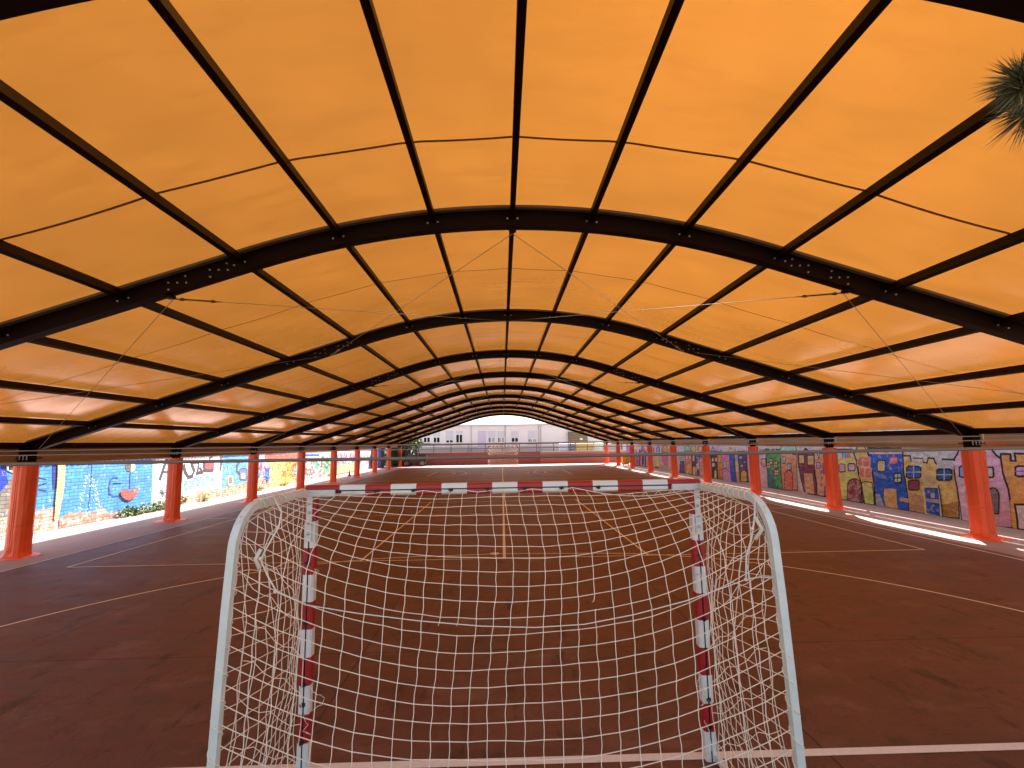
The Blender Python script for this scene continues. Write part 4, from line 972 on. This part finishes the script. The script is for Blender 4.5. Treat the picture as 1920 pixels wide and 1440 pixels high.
# containers behind the railing
def bin_(x0, x1, y, z0, h, m, label, dep=0.8, lid=None, wheels=True):
    g = thing('waste_container', ((x0+x1)/2, y, z0), label, 'container', 'waste containers at the far end')
    mb = MB(); w = x1-x0
    lo = [(x0+.04*w, y-dep/2+.05, z0+.1), (x1-.04*w, y-dep/2+.05, z0+.1), (x1-.04*w, y+dep/2-.05, z0+.1), (x0+.04*w, y+dep/2-.05, z0+.1)]
    hi = [(x0, y-dep/2, z0+h*.85), (x1, y-dep/2, z0+h*.85), (x1, y+dep/2, z0+h*.85), (x0, y+dep/2, z0+h*.85)]
    mb.add(lo+hi, [(0,3,2,1),(4,5,6,7),(0,1,5,4),(1,2,6,5),(2,3,7,6),(3,0,4,7)]); mb.build('body', m, g)
    mb = MB(); n = 8; vs = []
    for k in range(n+1): a = pi*k/n; vs += [(x0-.02, y-(dep/2+.02)*cos(a), z0+h*.852+h*.15*sin(a)), (x1+.02, y-(dep/2+.02)*cos(a), z0+h*.852+h*.15*sin(a))]
    mb.add(vs, [(2*k, 2*k+2, 2*k+3, 2*k+1) for k in range(n)]+[tuple(range(0, 2*n+2, 2))[::-1], tuple(range(1, 2*n+2, 2))]); mb.build('lid', lid or m, g)
    for sx in (x0+.12*w, x1-.12*w):
        mb = MB(); mb.tube([(sx-.03, y-dep/2+.1, z0+.08), (sx+.03, y-dep/2+.1, z0+.08)], .08, 12, smooth=False); mb.build('wheel', M_black, g)
    return g
M_yel = plain('yellow_plastic', (.75, .40, .03), .45); M_blu = plain('blue_grey_plastic', (.42, .48, .68), .5); M_dk = plain('slate_plastic', (.10, .13, .22), .5); M_och = plain('ochre_plastic', (.55, .36, .08), .5); M_crm = plain('pale_green_plastic', (.55, .60, .48), .5)
for (pa, pb, m_, lb) in ((1048, 1064, M_blu, 'pale blue container behind the far railing, leftmost of the row'), (1066, 1077, M_dk, 'narrow dark slate container between the pale blue and ochre ones'), (1080, 1111, M_och, 'wide ochre container in the middle of the row behind the railing'), (1114, 1129, M_crm, 'pale green container at the right end of the row')):
    q0 = at(pa, 840, 1, 57.0); q1 = at(pb, 840, 1, 57.0); bin_(q0.x, q1.x, 57.0, 1.24, 1.02, m_, lb)
bin_(11.62, 12.25, 48.0, 0, 1.05, M_yel, 'bright yellow wheeled bin standing between two far right columns', .7)
g = thing('storage_drum', (12.5, 46.8, 0), 'olive brown metal drum beside the yellow wheeled bin', 'drum')
mb = MB(); mb.tube([(12.52, 47.4, 0), (12.52, 47.4, .5), (12.52, 47.4, .98)], [.26, .28, .26], 16); mb.build('body', plain('olive_metal', (.12, .10, .05), .6), g)
mb = MB(); mb.tube([(12.52, 47.4, .98), (12.52, 47.4, 1.01)], .27, 16, smooth=False); mb.build('rim', M_cap, g)
# little cone
q = at(655, 893, 2, 0); g = thing('traffic_cone', (q.x, q.y, 0), 'small dark red cone standing on the sunlit strip by the left wall', 'cone')
mb = MB(); mb.box((q.x-.14, q.y-.14, 0), (q.x+.14, q.y+.14, .025)); mb.build('base', M_black, g); mb = MB(); mb.tube([(q.x, q.y, .026), (q.x, q.y, .2), (q.x, q.y, .45)], [.11, .07, .02], 14); mb.build('cone_body', plain('cone_red', (.35, .06, .05), .5), g)

# buggy parked in front of the red wall
def buggy():
    x0 = at(757, 873, 1, 53.6).x; g = thing('utility_buggy', (x0+1.25, 53.6, 0), 'dark brown open utility buggy parked at the far left corner', 'vehicle')
    M_b = plain('buggy_body', (.045, .032, .032), .45); M_t = plain('tyre', (.02, .02, .02), .85); M_r = plain('alloy_rim', (.5, .47, .47), .4, .5)
    Y = 53.6; L = 2.55
    def X(t): return x0+t*L
    mb = MB(); sil = [(0.02, .42), (0.04, .70), (0.20, .80), (0.30, .86), (0.56, .86), (0.60, .95), (1.0, .95), (1.0, .62), (.93, .50), (.70, .45), (.35, .38), (.28, .38)]
    n = len(sil); vs = [(X(a), Y-.62, z) for a, z in sil]+[(X(a), Y+.62, z) for a, z in sil]
    mb.add(vs, [(k, (k+1) % n, n+(k+1) % n, n+k) for k in range(n)]+[tuple(range(n))[::-1], tuple(range(n, 2*n))]); mb.build('body', M_b, g)
    mb = MB()
    for yy in (Y-.58, Y+.58): mb.tube([(X(.22), yy, .84), (X(.34), yy, 1.78), (X(.44), yy, 1.86), (X(.60), yy, 1.84), (X(.64), yy, .95)], .035, 8)
    for a, z in ((.34, 1.78), (.60, 1.84)): mb.tube([(X(a), Y-.58, z), (X(a), Y+.58, z)], .035, 8)
    mb.build('roll_cage', M_b, g); mb = MB(); mb.bbox((X(.34), Y-.6, 1.86), (X(.61), Y+.6, 1.90), .01); mb.build('roof', M_b, g)
    mb = MB(); mb.bbox((X(.40), Y-.5, .87), (X(.56), Y+.5, 1.02), .03); mb.bbox((X(.55), Y-.5, .98), (X(.60), Y+.5, 1.45), .02); mb.build('seat', M_black, g)
    mb = MB(); vs = [(X(.225), Y-.55, .88), (X(.225), Y+.55, .88), (X(.335), Y+.55, 1.74), (X(.335), Y-.55, 1.74)]; mb.add(vs+[Vector(p)+Vector((.012, 0, 0)) for p in vs], [(0,1,2,3), (7,6,5,4), (0,4,5,1), (3,2,6,7)]); mb.build('windscreen', glassy('windscreen_glass', (.25, .25, .27)), g)
    mb = MB(); mb.bbox((X(.66), Y-.6, .96), (X(.99), Y-.57, 1.16), .008); mb.bbox((X(.66), Y+.57, .96), (X(.99), Y+.6, 1.16), .008); mb.bbox((X(.965), Y-.565, .96), (X(.99), Y+.565, 1.16), .008); mb.build('cargo_bed', M_b, g)
    for a in (.17, .83):
        for yy in (-.70, .70):
            c = Vector((X(a), Y+yy, .34)); mb = MB(); mb.tube([c+Vector((0, -.12, 0)), c+Vector((0, .12, 0))], .34, 20, smooth=False); w = mb.build('wheel', M_t, g)
            mb = MB()
            for k in range(6): a_ = pi*k/3; mb.tube([c+Vector((0, -.126, 0)), c+Vector((.2*cos(a_), -.126, .2*sin(a_)))], .022, 5)
            mb.tube([c+Vector((.21*cos(2*pi*k/16), -.126, .21*sin(2*pi*k/16))) for k in range(16)], .018, 5, closed=True); mb.build('rim', M_r, w)
    mb = MB(); mb.ball((X(.03), Y-.45, .66), .07); mb.build('headlight', M_fr, g); mb = MB(); mb.ball((X(.03), Y+.45, .66), .07); mb.build('headlight', M_fr, g)
buggy()
# trees at the far left corner
def tree(name, c, h, rad, n, ls, seed, label, m, group=None):
    rr = random.Random(seed); g = thing(name, (c[0], c[1], 0), label, 'tree', group); mb = MB()
    mb.tube([(c[0], c[1], 0), (c[0]+.05, c[1], h*.35), (c[0]-.04, c[1]+.05, h*.7)], [.11, .08, .04], 8)
    tips = []
    for k in range(16):
        a = rr.random()*6.28; z = h*rr.uniform(.12, .92); r_ = rad*rr.uniform(.3, .75); tip = (c[0]+r_*cos(a), c[1]+r_*sin(a), z); tips.append(tip)
        mb.tube([(c[0], c[1], z*.5), tip], [.035, .01], 5)
    mb.build('trunk', M_bark, g); mb = MB()
    for tip in tips: leaves(mb, tip, (rad*.5, rad*.5, h*.18), n, ls, rr, 0 if rr.random() < .6 else 1)
    mb.build('crown', m, g); return g
mm_ = [M_leafd, plain('leaf_bright', (.09, .14, .035), .5, 0, .4, 5)]
for i, (x, y, h, r_, lb) in enumerate(((-12.3, 52.2, 3.2, 1.3, 'bushy dark green tree at the end of the left wall, leftmost of three'), (-11.1, 54.0, 3.3, 1.4, 'leafy green tree behind the last left column'), (-10.6, 56.5, 3.2, 1.2, 'dark tree between the buggy and the white school building'))):
    tree('broadleaf_tree', (x, y), h, r_, 260, .17, 20+i, lb, mm_, 'trees at the far left corner')
# blue and white painted board at the end of the left wall
qa = at(704, 878, 2, 0); g = thing('painted_board', (-13.2, 50.6, 0), 'upright blue, black and white painted board at the end of the left wall', 'board')
mb = MB()
for k, m_ in enumerate((0, 1, 2, 0, 1)): mb.box((-13.9+.30*k, 50.6, 0), (-13.9+.30*k+.298, 50.68, 2.15), m_)
mb.build('panel', [plain('board_blue', (.06, .12, .35), .6), plain('board_black', (.02, .02, .03), .6), plain('board_white', (.75, .78, .85), .6)], g)
mb = MB(); mb.box((-13.95, 50.66, 0), (-13.9, 50.74, 2.2)); mb.box((-12.39, 50.66, 0), (-12.34, 50.74, 2.2)); mb.build('support', M_steel, g)

# ------------------------------------------------------------------ pine reaching in from the right
def pine():
    g = thing('pine_tree', (3.3, 0.55, 0), 'pine with long needles whose branch tip hangs in at the upper right', 'pine tree')
    rr = random.Random(12); dist = 1.45
    tip = CAM+ray(1908, 150)*dist; tip2 = CAM+ray(1925, 215)*dist*1.05
    mb = MB(); mb.tube([(3.3, .55, 0), (3.25, .56, 1.8), (3.35, .52, 3.6), (3.3, .5, 6.2)], [.17, .14, .10, .04], 12); mb.build('trunk', M_bark, g)
    root = Vector((3.3, .53, 3.2)); mid = Vector((2.5, 1.0, 3.55)); t1 = tip+Vector((.55, .02, -.02)); mb = MB()
    mb.tube([root, mid, t1, tip+Vector((.12, .0, .01)), tip+Vector((.02, 0, .0))], [.045, .03, .014, .007, .005], 8)
    mb.tube([t1, tip2+Vector((.12, 0, .02)), tip2], [.012, .006, .005], 6)
    extra = []
    for k in range(6):
        a = mid.lerp(t1, k/6); e_ = a+Vector((rr.uniform(-.1, .1), rr.uniform(-.35, .35), rr.uniform(-.3, .25))); mb.tube([a, e_], [.010, .005], 5); extra.append((a, e_))
    mb.build('branch', M_bark, g)
    nd_ = MB()
    def tuft(p, axis, n, L, spread=1.0):
        for k in range(n):
            back = rr.random(); o_ = p-axis*back*0.10; s_ = axis.orthogonal().normalized(); s_ = Matrix.Rotation(rr.random()*6.28, 3, axis) @ s_
            d = (axis*(0.75-0.35*back)+s_*rr.uniform(.25, .95)*spread).normalized(); l = L*rr.uniform(.7, 1.1); sag = Vector((0, 0, -.06*l/.1*.1))
            w = d.cross(Vector((rr.random(), rr.random(), rr.random()))).normalized()*.0012
            p1 = o_+d*l*.55+sag*.3; p2 = o_+d*l+sag
            nd_.add([o_-w, o_+w, p1+w*.9, p1-w*.9, p2], [(0, 1, 2, 3), (3, 2, 4)], 0 if rr.random() < .75 else 1)
    ax = (tip-t1).normalized(); tuft(tip, ax, 420, .112, 1.0); tuft(tip-Vector((0, 0, .035)), (ax+Vector((0, 0, -.5))).normalized(), 220, .10, .8); tuft(tip+Vector((.06, .01, .05)), (ax+Vector((.3, 0, .7))).normalized(), 200, .075)
    tuft(tip+Vector((.09, 0, .0)), ax, 260, .09, 1.2)
    ax2 = (ray(1850, 300)-ray(1935, 235)).normalized(); tuft(tip2, ax2, 280, .125, .8); tuft(tip2+Vector((.07, 0, .02)), ax2, 200, .09, 1.1)
    for a, e_ in extra: tuft(e_, (e_-a).normalized(), 150, .10)
    for k in range(14):
        z = rr.uniform(3.4, 6.4); a = rr.uniform(-1.2, 1.2); e_ = Vector((3.3+.9*cos(a), .5+.9*sin(a), z)); tuft(e_, Vector((cos(a), sin(a), .4)).normalized(), 120, .11)
    nd_.build('needles', [plain('needle_green', (.038, .050, .018), .5, 0, .4, 20), plain('needle_pale', (.22, .19, .08), .5, 0, .3, 20)], g)
pine()
